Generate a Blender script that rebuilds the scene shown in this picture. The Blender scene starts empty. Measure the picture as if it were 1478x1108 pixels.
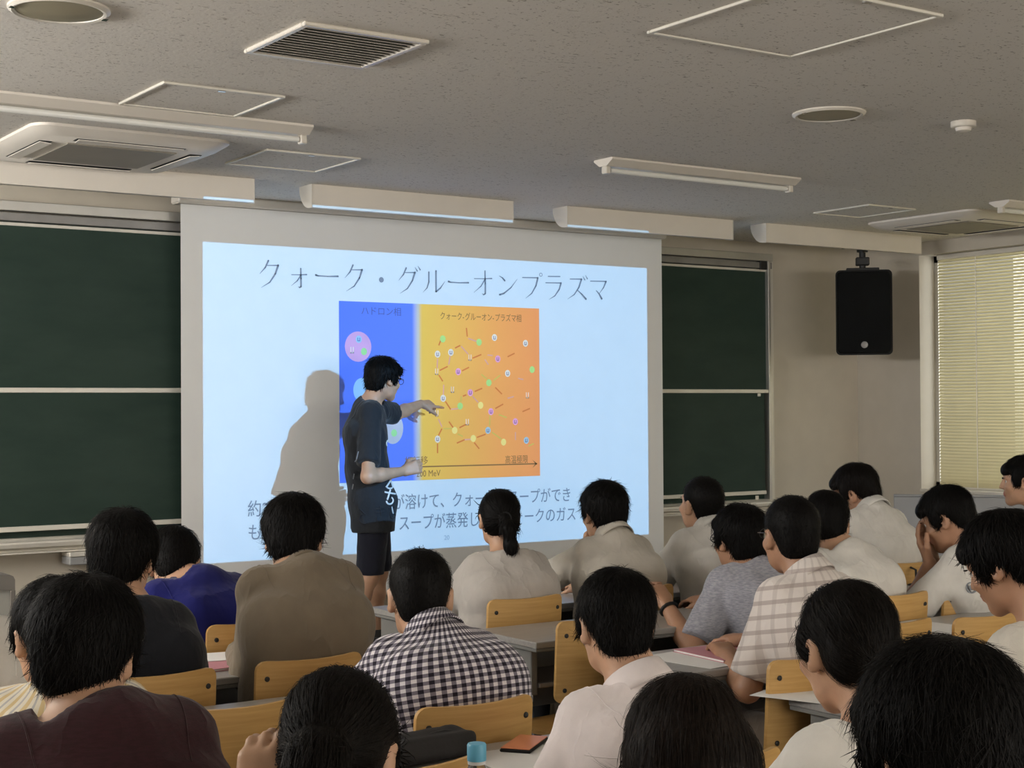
import bpy, math, random
import numpy as np
from mathutils import Matrix, Vector
random.seed(7)
SC = bpy.context.scene
COL = SC.collection
PI = math.pi
R = math.radians

# ------------------------------------------------------------------ camera
FPX, IW, IH = 2200.0, 1478.0, 1108.0
YAW, PITCH, ROLL = .59793, .015684, -.006180
CAM = np.array([0., 0., 1.5])
_f = np.array([math.sin(YAW) * math.cos(PITCH), math.cos(YAW) * math.cos(PITCH), math.sin(PITCH)])
_r = np.array([math.cos(YAW), -math.sin(YAW), 0.])
_u = np.cross(_r, _f)
CR = math.cos(ROLL) * _r + math.sin(ROLL) * _u
CU = -math.sin(ROLL) * _r + math.cos(ROLL) * _u
CF = _f
cd = bpy.data.cameras.new('camera')
cd.sensor_fit = 'HORIZONTAL'
cd.sensor_width = 36.0
cd.lens = FPX / IW * 36.0
cd.clip_start = .05
co = bpy.data.objects.new('camera', cd)
COL.objects.link(co)
m = Matrix.Identity(4)
for i in range(3):
    m[i][0], m[i][1], m[i][2], m[i][3] = CR[i], CU[i], -CF[i], CAM[i]
co.matrix_world = m
SC.camera = co


def ray(px, py):
    return CF + CR * (px - IW / 2) / FPX - CU * (py - IH / 2) / FPX


def at_y(px, py, Y):
    d = ray(px, py)
    return CAM + d * (Y / d[1])


def at_z(px, py, z):
    d = ray(px, py)
    return CAM + d * ((z - 1.5) / d[2])


# ------------------------------------------------------------------ world, lights, exposure
w = bpy.data.worlds.new('world')
SC.world = w
w.use_nodes = True
w.node_tree.nodes['Background'].inputs[0].default_value = (.75, .85, 1, 1)
w.node_tree.nodes['Background'].inputs[1].default_value = .6
SC.view_settings.view_transform = 'Standard'
SC.view_settings.look = 'None'
SC.view_settings.exposure = 0.0
SC.view_settings.gamma = 1.0
SC.view_settings.use_curve_mapping = False


def area_light(name, loc, rot, sx, sy, power, color):
    l = bpy.data.lights.new(name, 'AREA')
    l.shape = 'RECTANGLE'
    l.size, l.size_y, l.energy, l.color = sx, sy, power, color
    o = bpy.data.objects.new(name, l)
    o.location = loc
    o.rotation_euler = rot
    COL.objects.link(o)
    return o


# daylight through the rear windows (behind the photographer) and through the right-hand windows
area_light('rear_window_light', (4.0, -2.85, 1.75), (R(134), 0, 0), 8.0, 1.3, 265, (1.0, .93, .82))
area_light('ceiling_fill_light', (-1.5, 5.9, 2.25), (0, R(-132), 0), .5, 4.4, 230, (.98, .97, .95))  # added fill that lifts the ceiling brightness, entering by an invented left-wall opening
area_light('side_window_light', (10.3, 4.6, 1.7), (0, R(90), 0), 2.2, 6.6, 105, (1.0, .96, .80))

# the slide projected on the screen
SL_X0, SL_X1, SL_Y, SL_Z0, SL_Z1 = 3.503, 6.8275, 8.326, .608, 2.478
PJ = (5.165, 3.2, 2.425)
pl = bpy.data.lights.new('projector_beam', 'SPOT')
pl.energy = 840
pl.shadow_soft_size = .004
pl.spot_size = R(75)
pl.spot_blend = 0
pl.use_nodes = True
po = bpy.data.objects.new('projector_beam', pl)
po.location = PJ
po.rotation_euler = (R(90), 0, 0)
COL.objects.link(po)


def nd(nt, kind, **kw):
    n = nt.nodes.new(kind)
    for k, v in kw.items():
        setattr(n, k, v)
    return n


def mth(nt, op, a, b=None, c=None):
    n = nt.nodes.new('ShaderNodeMath')
    n.operation = op
    for i, v in enumerate((a, b, c)):
        if v is None:
            continue
        if isinstance(v, (int, float)):
            n.inputs[i].default_value = v
        else:
            nt.links.new(v, n.inputs[i])
    return n.outputs[0]


nt = pl.node_tree
tc = nd(nt, 'ShaderNodeTexCoord')
sp = nd(nt, 'ShaderNodeSeparateXYZ')
nt.links.new(tc.outputs['Normal'], sp.inputs[0])
nz = mth(nt, 'MULTIPLY', sp.outputs[2], -1.0)
uu = mth(nt, 'DIVIDE', sp.outputs[0], nz)
vv = mth(nt, 'DIVIDE', sp.outputs[1], nz)
_d = SL_Y - PJ[1]
mk = mth(nt, 'MULTIPLY', mth(nt, 'GREATER_THAN', uu, (SL_X0 - PJ[0]) / _d), mth(nt, 'LESS_THAN', uu, (SL_X1 - PJ[0]) / _d))
mk2 = mth(nt, 'MULTIPLY', mth(nt, 'GREATER_THAN', vv, (SL_Z0 - PJ[2]) / _d), mth(nt, 'LESS_THAN', vv, (SL_Z1 - PJ[2]) / _d))
# even out the fall-off towards the corners as a projector's lens does
r2 = mth(nt, 'ADD', mth(nt, 'ADD', mth(nt, 'MULTIPLY', uu, uu), mth(nt, 'MULTIPLY', vv, vv)), 1.0)
ev = mth(nt, 'POWER', r2, 1.5)
em = nt.nodes.get('Emission') or nd(nt, 'ShaderNodeEmission')


def band(c_, lo_, hi_):
    return mth(nt, 'MULTIPLY', mth(nt, 'GREATER_THAN', c_, lo_), mth(nt, 'LESS_THAN', c_, hi_))


# warm light over the orange half of the slide's picture, cool white elsewhere
warm = mth(nt, 'MULTIPLY', band(uu, (4.965 - PJ[0]) / _d, (5.895 - PJ[0]) / _d), band(vv, (1.046 - PJ[2]) / _d, (2.164 - PJ[2]) / _d))
mixc = nd(nt, 'ShaderNodeMix', data_type='RGBA')
nt.links.new(warm, mixc.inputs[0])
mixc.inputs[6].default_value = (.24, .58, 1.0, 1)
mixc.inputs[7].default_value = (.50, .56, .56, 1)
nt.links.new(mixc.outputs[2], em.inputs[0])
# the thin line of stray light along the top of the beam
stray = mth(nt, 'MULTIPLY', mth(nt, 'MULTIPLY', band(vv, (2.654 - PJ[2]) / _d, (2.668 - PJ[2]) / _d), mth(nt, 'ADD', mth(nt, 'ADD', band(uu, (3.2 - PJ[0]) / 4.4, (3.49 - PJ[0]) / 4.4), band(uu, (3.842 - PJ[0]) / 4.4, (5.19 - PJ[0]) / 4.4)), band(uu, (5.60 - PJ[0]) / 4.4, (6.25 - PJ[0]) / 4.4))), .8)
nt.links.new(mth(nt, 'MULTIPLY', mth(nt, 'ADD', mth(nt, 'MULTIPLY', mk, mk2), stray), ev), em.inputs[1])


# ------------------------------------------------------------------ materials
MATS = {}


def srgb(r, g, b):
    return tuple(((c / 255) / 12.92 if c / 255 < .04045 else ((c / 255 + .055) / 1.055) ** 2.4) for c in (r, g, b)) + (1,)


def base_mat(name, col, rough=.6, metal=0.0, spec=.5):
    mt = bpy.data.materials.new(name)
    mt.use_nodes = True
    b = mt.node_tree.nodes['Principled BSDF']
    b.inputs['Base Color'].default_value = col if len(col) == 4 else tuple(col) + (1,)
    b.inputs['Roughness'].default_value = rough
    b.inputs['Metallic'].default_value = metal
    b.inputs['Specular IOR Level'].default_value = spec
    MATS[name] = mt
    return mt, mt.node_tree, b


def mixcol(nt, fac, a, b):
    n = nd(nt, 'ShaderNodeMix', data_type='RGBA')
    for i, v in ((0, fac), (6, a), (7, b)):
        if isinstance(v, (int, float)):
            n.inputs[i].default_value = v
        elif isinstance(v, tuple):
            n.inputs[i].default_value = v if len(v) == 4 else v + (1,)
        else:
            nt.links.new(v, n.inputs[i])
    return n.outputs[2]


def ramp(nt, fac, stops):
    n = nd(nt, 'ShaderNodeValToRGB')
    e = n.color_ramp.elements
    while len(e) < len(stops):
        e.new(.5)
    for el, (p, c) in zip(e, stops):
        el.position = p
        el.color = c if len(c) == 4 else tuple(c) + (1,)
    nt.links.new(fac, n.inputs[0])
    return n.outputs[0]


def noise(nt, vec, scale, detail=3, rough=.5):
    n = nd(nt, 'ShaderNodeTexNoise')
    n.inputs['Scale'].default_value = scale
    n.inputs['Detail'].default_value = detail
    n.inputs['Roughness'].default_value = rough
    if vec is not None:
        nt.links.new(vec, n.inputs['Vector'])
    return n.outputs[0]


def mapping(nt, src, scale=(1, 1, 1), rot=(0, 0, 0)):
    n = nd(nt, 'ShaderNodeMapping')
    n.inputs['Scale'].default_value = scale
    n.inputs['Rotation'].default_value = rot
    nt.links.new(src, n.inputs['Vector'])
    return n.outputs[0]


def bump(nt, b, h, strength=.3, dist=.01):
    n = nd(nt, 'ShaderNodeBump')
    n.inputs['Strength'].default_value = strength
    n.inputs['Distance'].default_value = dist
    nt.links.new(h, n.inputs['Height'])
    nt.links.new(n.outputs[0], b.inputs['Normal'])


def objco(nt):
    return nd(nt, 'ShaderNodeTexCoord').outputs['Object']


def simple(name, col, rough=.6, metal=0., spec=.5, var=.12, scale=6., bmp=0.):
    """plain paint, plastic, metal: colour with faint mottling"""
    mt, nt, b = base_mat(name, col, rough, metal, spec)
    n = noise(nt, objco(nt), scale, 4)
    c = col if len(col) == 4 else tuple(col) + (1,)
    lo = tuple(v * (1 - var) for v in c[:3]) + (1,)
    hi = tuple(min(1, v * (1 + var)) for v in c[:3]) + (1,)
    nt.links.new(ramp(nt, n, [(.3, lo), (.7, hi)]), b.inputs['Base Color'])
    if bmp:
        bump(nt, b, noise(nt, objco(nt), scale * 20, 2), bmp, .002)
    return mt


simple('wall_paint', (.66, .60, .50), .8, var=.03, bmp=.08)
simple('side_paint', (.60, .55, .47), .8, var=.03, bmp=.08)
simple('white_enamel', (.74, .69, .61), .35, var=.02)
simple('fixture_white', (.80, .74, .66), .4, var=.02)
simple('aluminium', (.62, .60, .56), .38, .75, var=.04)
simple('alu_light', (.76, .72, .64), .45, .2, var=.04)
simple('dark_metal', (.03, .03, .03), .5, .3)
simple('black_plastic', (.010, .010, .010), .6, spec=.25, var=.2)
simple('speaker_grille', (.007, .0075, .0075), .85, spec=.15, var=.2, bmp=.4)
simple('steel_frame', (.30, .29, .28), .4, .5)
simple('cream_tube', (.45, .40, .32), .4, .3)
simple('screen_cloth', (.86, .86, .85), .9, spec=.1, var=.01)
simple('grey_cabinet', (.34, .34, .34), .5, var=.04)
simple('lectern_grey', (.40, .39, .35), .5, var=.04)
simple('lectern_trim', (.20, .18, .16), .5, var=.04)
simple('paper', (.80, .79, .77), .8, var=.02)
simple('pink_cover', (.55, .25, .29), .6, var=.05)
simple('phone_orange', (.72, .25, .12), .35, var=.03)
simple('cap_blue', (.12, .42, .62), .4, var=.05)
simple('platform_wood', (.13, .085, .055), .55, var=.25)
simple('glass_frame', (.02, .02, .022), .3)
simple('desk_edge', (.20, .195, .185), .5, var=.05)
simple('desk_black', (.022, .021, .02), .6, var=.1)
simple('rubber', (.02, .02, .02), .7)
simple('tube_white', (.85, .84, .80), .25, var=.01)
simple('bag_black', (.022, .021, .022), .7, var=.25, bmp=.3)
simple('ac_grille', (.34, .31, .26), .6, var=.05)
simple('downlight_lens', (.36, .32, .22), .35, var=.05)
simple('chrome', (.7, .7, .7), .15, 1.)
simple('shoe_black', (.02, .019, .018), .6)
simple('ink', (.30, .31, .35), .9, spec=.05, var=.03)
simple('ink_light', (.55, .58, .62), .9, spec=.05, var=.03)
simple('ink_brown', (.30, .19, .10), .9, spec=.05, var=.03)
simple('ink_blue', (.13, .16, .42), .9, spec=.05, var=.03)
simple('print_white', (.75, .75, .75), .8, var=.02)
simple('print_grey', (.22, .23, .25), .8, var=.02)
simple('print_dark', (.012, .012, .016), .8, var=.02)

mt, nt, b = base_mat('clear_plastic', (.9, .93, .95), .05)
b.inputs['Transmission Weight'].default_value = .95
b.inputs['IOR'].default_value = 1.3
mt, nt, b = base_mat('lens_glass', (.95, .97, 1), .02)
b.inputs['Transmission Weight'].default_value = 1.
b.inputs['IOR'].default_value = 1.05
mt, nt, b = base_mat('window_glass', (.95, .97, 1), .0)
b.inputs['Transmission Weight'].default_value = 1.
b.inputs['IOR'].default_value = 1.01

# ceiling: rock-wool board with short dark fissures
mt, nt, b = base_mat('ceiling_board', (.6, .55, .5), .9, spec=.1)
oc = objco(nt)
n1 = noise(nt, mapping(nt, oc, (38, 85, 50), (0, 0, .5)), 1.0, 2)
n2 = noise(nt, oc, .8, 2)
n3 = noise(nt, mapping(nt, oc, (95, 60, 50), (0, 0, -.4)), 1.0, 2)
pits = ramp(nt, n1, [(.655, (0, 0, 0)), (.70, (1, 1, 1))])
pits2 = ramp(nt, n3, [(.66, (0, 0, 0)), (.71, (1, 1, 1))])
c1 = mixcol(nt, n2, (.77, .73, .67, 1), (.81, .77, .71, 1))
c2 = mixcol(nt, pits, c1, (.40, .36, .31, 1))
c3 = mixcol(nt, pits2, c2, (.48, .44, .39, 1))
nt.links.new(c3, b.inputs['Base Color'])
bump(nt, b, noise(nt, oc, 60, 4), .25, .004)

# floor: grey vinyl
mt, nt, b = base_mat('floor_vinyl', (.15, .14, .13), .45)
oc = objco(nt)
nt.links.new(ramp(nt, noise(nt, oc, 30, 4), [(.35, (.055, .052, .047)), (.65, (.095, .09, .082))]), b.inputs['Base Color'])

# chalkboard green with faint chalk haze
mt, nt, b = base_mat('chalkboard_green', (.03, .05, .04), .65, spec=.3)
oc = objco(nt)
n1 = noise(nt, mapping(nt, oc, (1.5, 1, 4)), 1.2, 5, .6)
nt.links.new(ramp(nt, n1, [(.3, (.018, .040, .030)), (.75, (.034, .060, .046))]), b.inputs['Base Color'])
bump(nt, b, noise(nt, oc, 200, 2), .1, .001)

# plywood of the chairs
mt, nt, b = base_mat('plywood', (.5, .3, .1), .42)
oc = objco(nt)
wv = noise(nt, mapping(nt, oc, (2.5, 9, 60)), 1.6, 5, .6)
nt.links.new(ramp(nt, wv, [(.25, (.50, .285, .085)), (.55, (.58, .345, .115)), (.8, (.66, .405, .15))]), b.inputs['Base Color'])
bump(nt, b, wv, .05, .002)

# desk laminate
mt, nt, b = base_mat('desk_laminate', (.35, .34, .33), .30)
oc = objco(nt)
n1 = noise(nt, mapping(nt, oc, (3, 60, 60)), 2., 4)
nt.links.new(ramp(nt, n1, [(.3, (.30, .285, .27)), (.7, (.37, .355, .335))]), b.inputs['Base Color'])

# blind slats let daylight glow through
mt, nt, b = base_mat('blind_slat', (.60, .53, .34), .6)
tr = nd(nt, 'ShaderNodeBsdfTranslucent')
tr.inputs[0].default_value = (.56, .50, .30, 1)
mx = nd(nt, 'ShaderNodeMixShader')
mx.inputs[0].default_value = .32
nt.links.new(b.outputs[0], mx.inputs[1])
nt.links.new(tr.outputs[0], mx.inputs[2])
nt.links.new(mx.outputs[0], nt.nodes['Material Output'].inputs[0])
nt.links.new(ramp(nt, noise(nt, objco(nt), 4, 2), [(.3, (.56, .50, .32)), (.7, (.64, .57, .37))]), b.inputs['Base Color'])

# skin, lips, hair, eyes
def skin(name, c):
    mt, nt, b = base_mat(name, c, .5)
    b.inputs['Subsurface Weight'].default_value = .12
    b.inputs['Subsurface Radius'].default_value = (.02, .008, .004)
    oc = objco(nt)
    lo = tuple(v * .88 for v in c[:3])
    nt.links.new(ramp(nt, noise(nt, oc, 25, 4), [(.3, lo), (.7, c[:3])]), b.inputs['Base Color'])
    bump(nt, b, noise(nt, oc, 250, 2), .15, .001)


skin('skin', (.54, .315, .20))
skin('skin_tan', (.42, .225, .135))
simple('lips', (.42, .16, .13), .4)
simple('eye_white', (.7, .68, .65), .2)
simple('eye_iris', (.02, .012, .008), .15)


def hairmat(name, a, c, rough=.55):
    mt, nt, b = base_mat(name, a, rough, spec=.10)
    oc = objco(nt)
    n = noise(nt, mapping(nt, oc, (90, 90, 25)), 2., 4)
    nt.links.new(ramp(nt, n, [(.35, a), (.75, c)]), b.inputs['Base Color'])
    bump(nt, b, n, .5, .003)


hairmat('hair_black', (.0022, .0019, .0019), (.006, .005, .0045))
hairmat('hair_dark', (.0035, .0028, .0024), (.010, .0075, .006))
hairmat('hair_brown', (.0055, .0035, .0026), (.017, .011, .008))


def cloth(name, col, rough=.85, heather=None, weave=900.):
    mt, nt, b = base_mat(name, col, rough, spec=.2)
    oc = objco(nt)
    c = tuple(col[:3])
    n = noise(nt, oc, 14, 4)
    base = ramp(nt, n, [(.3, tuple(v * .92 for v in c)), (.7, tuple(min(1, v * 1.05) for v in c))])
    if heather:
        n2 = noise(nt, mapping(nt, oc, (40, 40, 190)), 1.5, 3)
        base = mixcol(nt, ramp(nt, n2, [(.38, (0, 0, 0)), (.62, (1, 1, 1))]), base, heather)
    nt.links.new(base, b.inputs['Base Color'])
    b.inputs['Sheen Weight'].default_value = .15
    hsum = mth(nt, 'ADD', mth(nt, 'MULTIPLY', mth(nt, 'POWER', mth(nt, 'SUBTRACT', 1.0, mth(nt, 'ABSOLUTE', mth(nt, 'SUBTRACT', mth(nt, 'MULTIPLY', noise(nt, mapping(nt, oc, (8, 8, 3.6), (.3, .35, 0)), 1.0, 3, .5), 3.0), 1.5))), 3.0), .55), mth(nt, 'MULTIPLY', noise(nt, oc, 300, 2), .06))
    bump(nt, b, hsum, .5, .014)
    return mt, nt, b


def stripes_u(nt, comp, period, duty, offset=0.0):
    """0/1 stripes along one component of the garment coordinates"""
    at = nd(nt, 'ShaderNodeAttribute', attribute_name='cuv')
    s = nd(nt, 'ShaderNodeSeparateXYZ')
    nt.links.new(at.outputs['Vector'], s.inputs[0])
    f = mth(nt, 'FRACT', mth(nt, 'ADD', mth(nt, 'MULTIPLY', s.outputs[comp], 1.0 / period), 50.0 + offset))
    return mth(nt, 'LESS_THAN', f, duty)


cloth('cloth_maroon', (.042, .0135, .018), heather=(.030, .011, .014, 1))
cloth('cloth_black', (.0085, .0098, .0145))
cloth('cloth_navy_tee', (.018, .020, .024))
cloth('cloth_blue', (.006, .008, .115))
cloth('cloth_brown', (.185, .148, .105))
cloth('cloth_greige', (.46, .425, .39))
cloth('cloth_white', (.68, .655, .61))
cloth('cloth_offwhite', (.58, .54, .475))
cloth('cloth_pinkwhite', (.70, .63, .62))
cloth('cloth_heather', (.36, .355, .39), heather=(.24, .24, .28, 1))
cloth('cloth_trouser', (.03, .03, .035))
cloth('cloth_taupe', (.15, .12, .095))
cloth('cloth_shorts', (.010, .011, .020))

mt, nt, b = cloth('cloth_gingham', (.7, .7, .7))
a1 = stripes_u(nt, 0, .0182, .5)
a2 = stripes_u(nt, 1, .0182, .5)
s = mth(nt, 'MULTIPLY', mth(nt, 'ADD', a1, a2), .5)
nt.links.new(ramp(nt, s, [(0.0, (.74, .70, .72)), (.5, (.20, .18, .22)), (1.0, (.018, .014, .024))]), b.inputs['Base Color'])

mt, nt, b = cloth('cloth_plaid', (.66, .6, .56))
a1 = stripes_u(nt, 0, .042, .28)
a2 = stripes_u(nt, 1, .042, .30)
c = mixcol(nt, mth(nt, 'MULTIPLY', a1, .28), (.70, .64, .60, 1), (.30, .25, .24, 1))
c = mixcol(nt, mth(nt, 'MULTIPLY', a2, .60), c, (.34, .27, .25, 1))
nt.links.new(c, b.inputs['Base Color'])

mt, nt, b = cloth('cloth_cream_stripe', (.66, .6, .5))
a1 = stripes_u(nt, 0, .036, .30)
a2 = stripes_u(nt, 0, .036, .16, .45)
c = mixcol(nt, mth(nt, 'MULTIPLY', a1, .75), (.70, .64, .52, 1), (.58, .40, .14, 1))
c = mixcol(nt, mth(nt, 'MULTIPLY', a2, .7), c, (.33, .33, .36, 1))
nt.links.new(c, b.inputs['Base Color'])


def M(n):
    return MATS[n]


# ------------------------------------------------------------------ mesh helpers
class MB:
    def __init__(s):
        s.v, s.f = [], []

    def add(s, vs, fs):
        o = len(s.v)
        s.v += [tuple(map(float, p)) for p in vs]
        s.f += [tuple(i + o for i in f) for f in fs]
        return s

    def box(s, x0, x1, y0, y1, z0, z1, bev=0.):
        if bev <= 0:
            vs = [(x, y, z) for x in (x0, x1) for y in (y0, y1) for z in (z0, z1)]
            return s.add(vs, [(0, 1, 3, 2), (4, 6, 7, 5), (0, 4, 5, 1), (2, 3, 7, 6), (0, 2, 6, 4), (1, 5, 7, 3)])
        b_ = min(bev, (x1 - x0) / 2.01, (y1 - y0) / 2.01, (z1 - z0) / 2.01)
        cx, cy, cz = (x0 + x1) / 2, (y0 + y1) / 2, (z0 + z1) / 2
        hx, hy, hz = (x1 - x0) / 2, (y1 - y0) / 2, (z1 - z0) / 2
        vs, idx = [], {}
        for sx in (-1, 1):
            for sy in (-1, 1):
                for sz in (-1, 1):
                    for k in range(3):
                        p = [cx + sx * (hx - (b_ if k != 0 else 0)), cy + sy * (hy - (b_ if k != 1 else 0)), cz + sz * (hz - (b_ if k != 2 else 0))]
                        idx[(sx, sy, sz, k)] = len(vs)
                        vs.append(p)
        fs = []
        for k in range(3):
            for sg in (-1, 1):
                a, b2 = [i for i in range(3) if i != k]
                q = []
                for (p, r) in ((-1, -1), (1, -1), (1, 1), (-1, 1)):
                    t = [0, 0, 0]
                    t[k], t[a], t[b2] = sg, p, r
                    q.append(idx[tuple(t) + (k,)])
                fs.append(tuple(q))
        for k in range(3):
            a, b2 = [i for i in range(3) if i != k]
            for p in (-1, 1):
                for r in (-1, 1):
                    t0, t1 = [0, 0, 0], [0, 0, 0]
                    t0[k], t0[a], t0[b2] = -1, p, r
                    t1[k], t1[a], t1[b2] = 1, p, r
                    fs.append((idx[tuple(t0) + (a,)], idx[tuple(t1) + (a,)], idx[tuple(t1) + (b2,)], idx[tuple(t0) + (b2,)]))
        for sx in (-1, 1):
            for sy in (-1, 1):
                for sz in (-1, 1):
                    fs.append(tuple(idx[(sx, sy, sz, k)] for k in range(3)))
        return s.add(vs, fs)

    def tube(s, pts, r, n=8, caps=True):
        pts = [Vector(p) for p in pts]
        rs = r if isinstance(r, (list, tuple)) else [r] * len(pts)
        rings = []
        up = Vector((0, 0, 1))
        vs = []
        prev = None
        for i, p in enumerate(pts):
            t = (pts[min(i + 1, len(pts) - 1)] - pts[max(i - 1, 0)]).normalized()
            if prev is None:
                a = t.cross(up)
                if a.length < 1e-3:
                    a = t.cross(Vector((1, 0, 0)))
            else:
                a = prev - t * prev.dot(t)
            a.normalize()
            prev = a
            b2 = t.cross(a)
            for j in range(n):
                an = 2 * PI * j / n
                vs.append(p + (a * math.cos(an) + b2 * math.sin(an)) * rs[i])
        fs = []
        for i in range(len(pts) - 1):
            for j in range(n):
                fs.append((i * n + j, i * n + (j + 1) % n, (i + 1) * n + (j + 1) % n, (i + 1) * n + j))
        if caps:
            fs.append(tuple(range(n - 1, -1, -1)))
            fs.append(tuple((len(pts) - 1) * n + j for j in range(n)))
        return s.add(vs, fs)

    def lathe(s, prof, c=(0, 0, 0), n=24, axis='z'):
        vs = []
        for (r, z) in prof:
            for j in range(n):
                a = 2 * PI * j / n
                p = (r * math.cos(a), r * math.sin(a), z)
                if axis == 'y':
                    p = (p[0], z, p[1])
                vs.append((c[0] + p[0], c[1] + p[1], c[2] + p[2]))
        fs = []
        for i in range(len(prof) - 1):
            for j in range(n):
                fs.append((i * n + j, i * n + (j + 1) % n, (i + 1) * n + (j + 1) % n, (i + 1) * n + j))
        fs.append(tuple(range(n - 1, -1, -1)))
        fs.append(tuple((len(prof) - 1) * n + j for j in range(n)))
        return s.add(vs, fs)

    def prism(s, prof, a0, a1, axis='x'):
        """profile given in the two other axes, extruded along axis"""
        n = len(prof)

        def P(q, a):
            return (a, q[0], q[1]) if axis == 'x' else ((q[0], a, q[1]) if axis == 'y' else (q[0], q[1], a))
        vs = [P(q, a0) for q in prof] + [P(q, a1) for q in prof]
        fs = [tuple(range(n)), tuple(range(2 * n - 1, n - 1, -1))]
        for i in range(n):
            fs.append((i, (i + 1) % n, n + (i + 1) % n, n + i))
        return s.add(vs, fs)

    def build(s, name, mat, parent=None, smooth=False):
        me = bpy.data.meshes.new(name)
        me.from_pydata(s.v, [], s.f)
        import bmesh
        bm = bmesh.new()
        bm.from_mesh(me)
        bmesh.ops.recalc_face_normals(bm, faces=bm.faces)
        bm.to_mesh(me)
        bm.free()
        me.materials.append(M(mat) if isinstance(mat, str) else mat)
        if smooth:
            me.polygons.foreach_set('use_smooth', [True] * len(me.polygons))
            try:
                me.set_sharp_from_angle(angle=R(38))
            except Exception:
                pass
        return link(name, me, parent)


def link(name, me, parent=None):
    o = bpy.data.objects.new(name, me)
    COL.objects.link(o)
    if parent is not None:
        o.parent = parent
    return o


def tag(o, label=None, cat=None, group=None, kind=None):
    if label:
        o['label'] = label
    if cat:
        o['category'] = cat
    if group:
        o['group'] = group
    if kind:
        o['kind'] = kind
    return o


def empty(name, loc=(0, 0, 0), rz=0., label=None, cat=None, group=None, kind=None):
    o = bpy.data.objects.new(name, None)
    o.empty_display_size = .1
    o.location = loc
    o.rotation_euler = (0, 0, rz)
    COL.objects.link(o)
    return tag(o, label, cat, group, kind)


def copy_tree(o, parent=None):
    c_ = o.copy()
    COL.objects.link(c_)
    if parent is not None:
        c_.parent = parent
    for ch in list(o.children):
        copy_tree(ch, c_)
    return c_


# ------------------------------------------------------------------ the room
CZ = 2.75          # ceiling
XR = 9.17          # window wall
YF = 8.54          # front wall
XL, YB = -1.6, -3.0


def struct(name, mb, mat, **k):
    return tag(mb.build(name, mat, **k), kind='structure')


struct('floor', MB().box(XL - .2, XR + .3, YB - .2, YF + .2, -.1, 0), 'floor_vinyl')
struct('ceiling', MB().box(XL - .2, XR + .3, YB - .2, YF + .2, CZ, CZ + .1), 'ceiling_board')
struct('wall_front', MB().box(XL - .2, XR + .3, YF, YF + .15, 0, CZ), 'wall_paint')
lw = MB()
lw.box(XL - .15, XL, YB, YF, 0, 1.98).box(XL - .15, XL, YB, YF, 2.52, CZ).box(XL - .15, XL, YB, 1.05, 1.98, 2.52).box(XL - .15, XL, 8.15, YF, 1.98, 2.52)
struct('wall_left', lw, 'wall_paint')
wl_ = empty('added_fill_window', (XL - .1, 0, 0), kind='structure')  # unseen clerestory band, added to go with the ceiling fill
fr = MB()
for y in (1.08, 2.82, 4.6, 6.38, 8.12):
    fr.box(-.03, .03, y - .03, y + .03, 1.98, 2.52)
fr.box(-.03, .03, 1.05, 8.15, 1.98, 2.02).box(-.03, .03, 1.05, 8.15, 2.48, 2.52)
fr.build('window_frame', 'aluminium', wl_)
MB().box(-.004, .004, 1.08, 8.12, 2.0, 2.5).build('pane', 'window_glass', wl_)
# rear wall with a long window band
rw = MB()
rw.box(XL, XR, YB - .15, YB, 0, 1.05).box(XL, XR, YB - .15, YB, 2.45, CZ).box(XL, -.1, YB - .15, YB, 1.05, 2.45).box(8.1, XR, YB - .15, YB, 1.05, 2.45)
struct('wall_back', rw, 'wall_paint')
wb = empty('window_2', (4, YB, 1.05), kind='structure')
fr = MB()
for x in (-4.08, -2.0, 0, 2.0, 4.08):
    fr.box(x - .03, x + .03, -.12, -.06, 0, 1.4)
fr.box(-4.1, 4.1, -.12, -.06, 0, .05).box(-4.1, 4.1, -.12, -.06, 1.35, 1.4)
fr.build('window_frame', 'aluminium', wb)
MB().box(-4.1, 4.1, -.095, -.09, .03, 1.38).build('pane', 'window_glass', wb)

# window wall on the right: solid stretch by the corner, sill, lintel, opening
WY0, WY1, WZ0, WZ1 = 1.2, 7.90, .86, 2.65
sw_ = MB()
sw_.box(XR, XR + .25, WY1, YF, 0, CZ).box(XR, XR + .25, YB, WY0, 0, CZ).box(XR, XR + .25, WY0, WY1, 0, WZ0).box(XR, XR + .25, WY0, WY1, WZ1, CZ)
struct('wall_right', sw_, 'side_paint')
wn = empty('window_1', (XR + .2, 0, 0), kind='structure')
fr = MB()
for y in (WY0 + .03, 2.85, 4.55, 6.2, WY1 - .008):
    fr.box(-.03, .03, y - .03, y + .03, WZ0, WZ1)
fr.box(-.03, .03, WY0, WY1, WZ0, WZ0 + .05).box(-.03, .03, WY0, WY1, WZ1 - .05, WZ1)
fr.build('window_frame', 'aluminium', wn)
MB().box(-.004, .004, WY0 + .04, WY1 - .04, WZ0 + .04, WZ1 - .04).build('pane', 'window_glass', wn)
tag(MB().box(XR - .02, XR + .13, WY0, WY1, WZ0 - .02, WZ0 + .005, .004).build('trim_1', 'white_enamel'), kind='structure')

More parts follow.
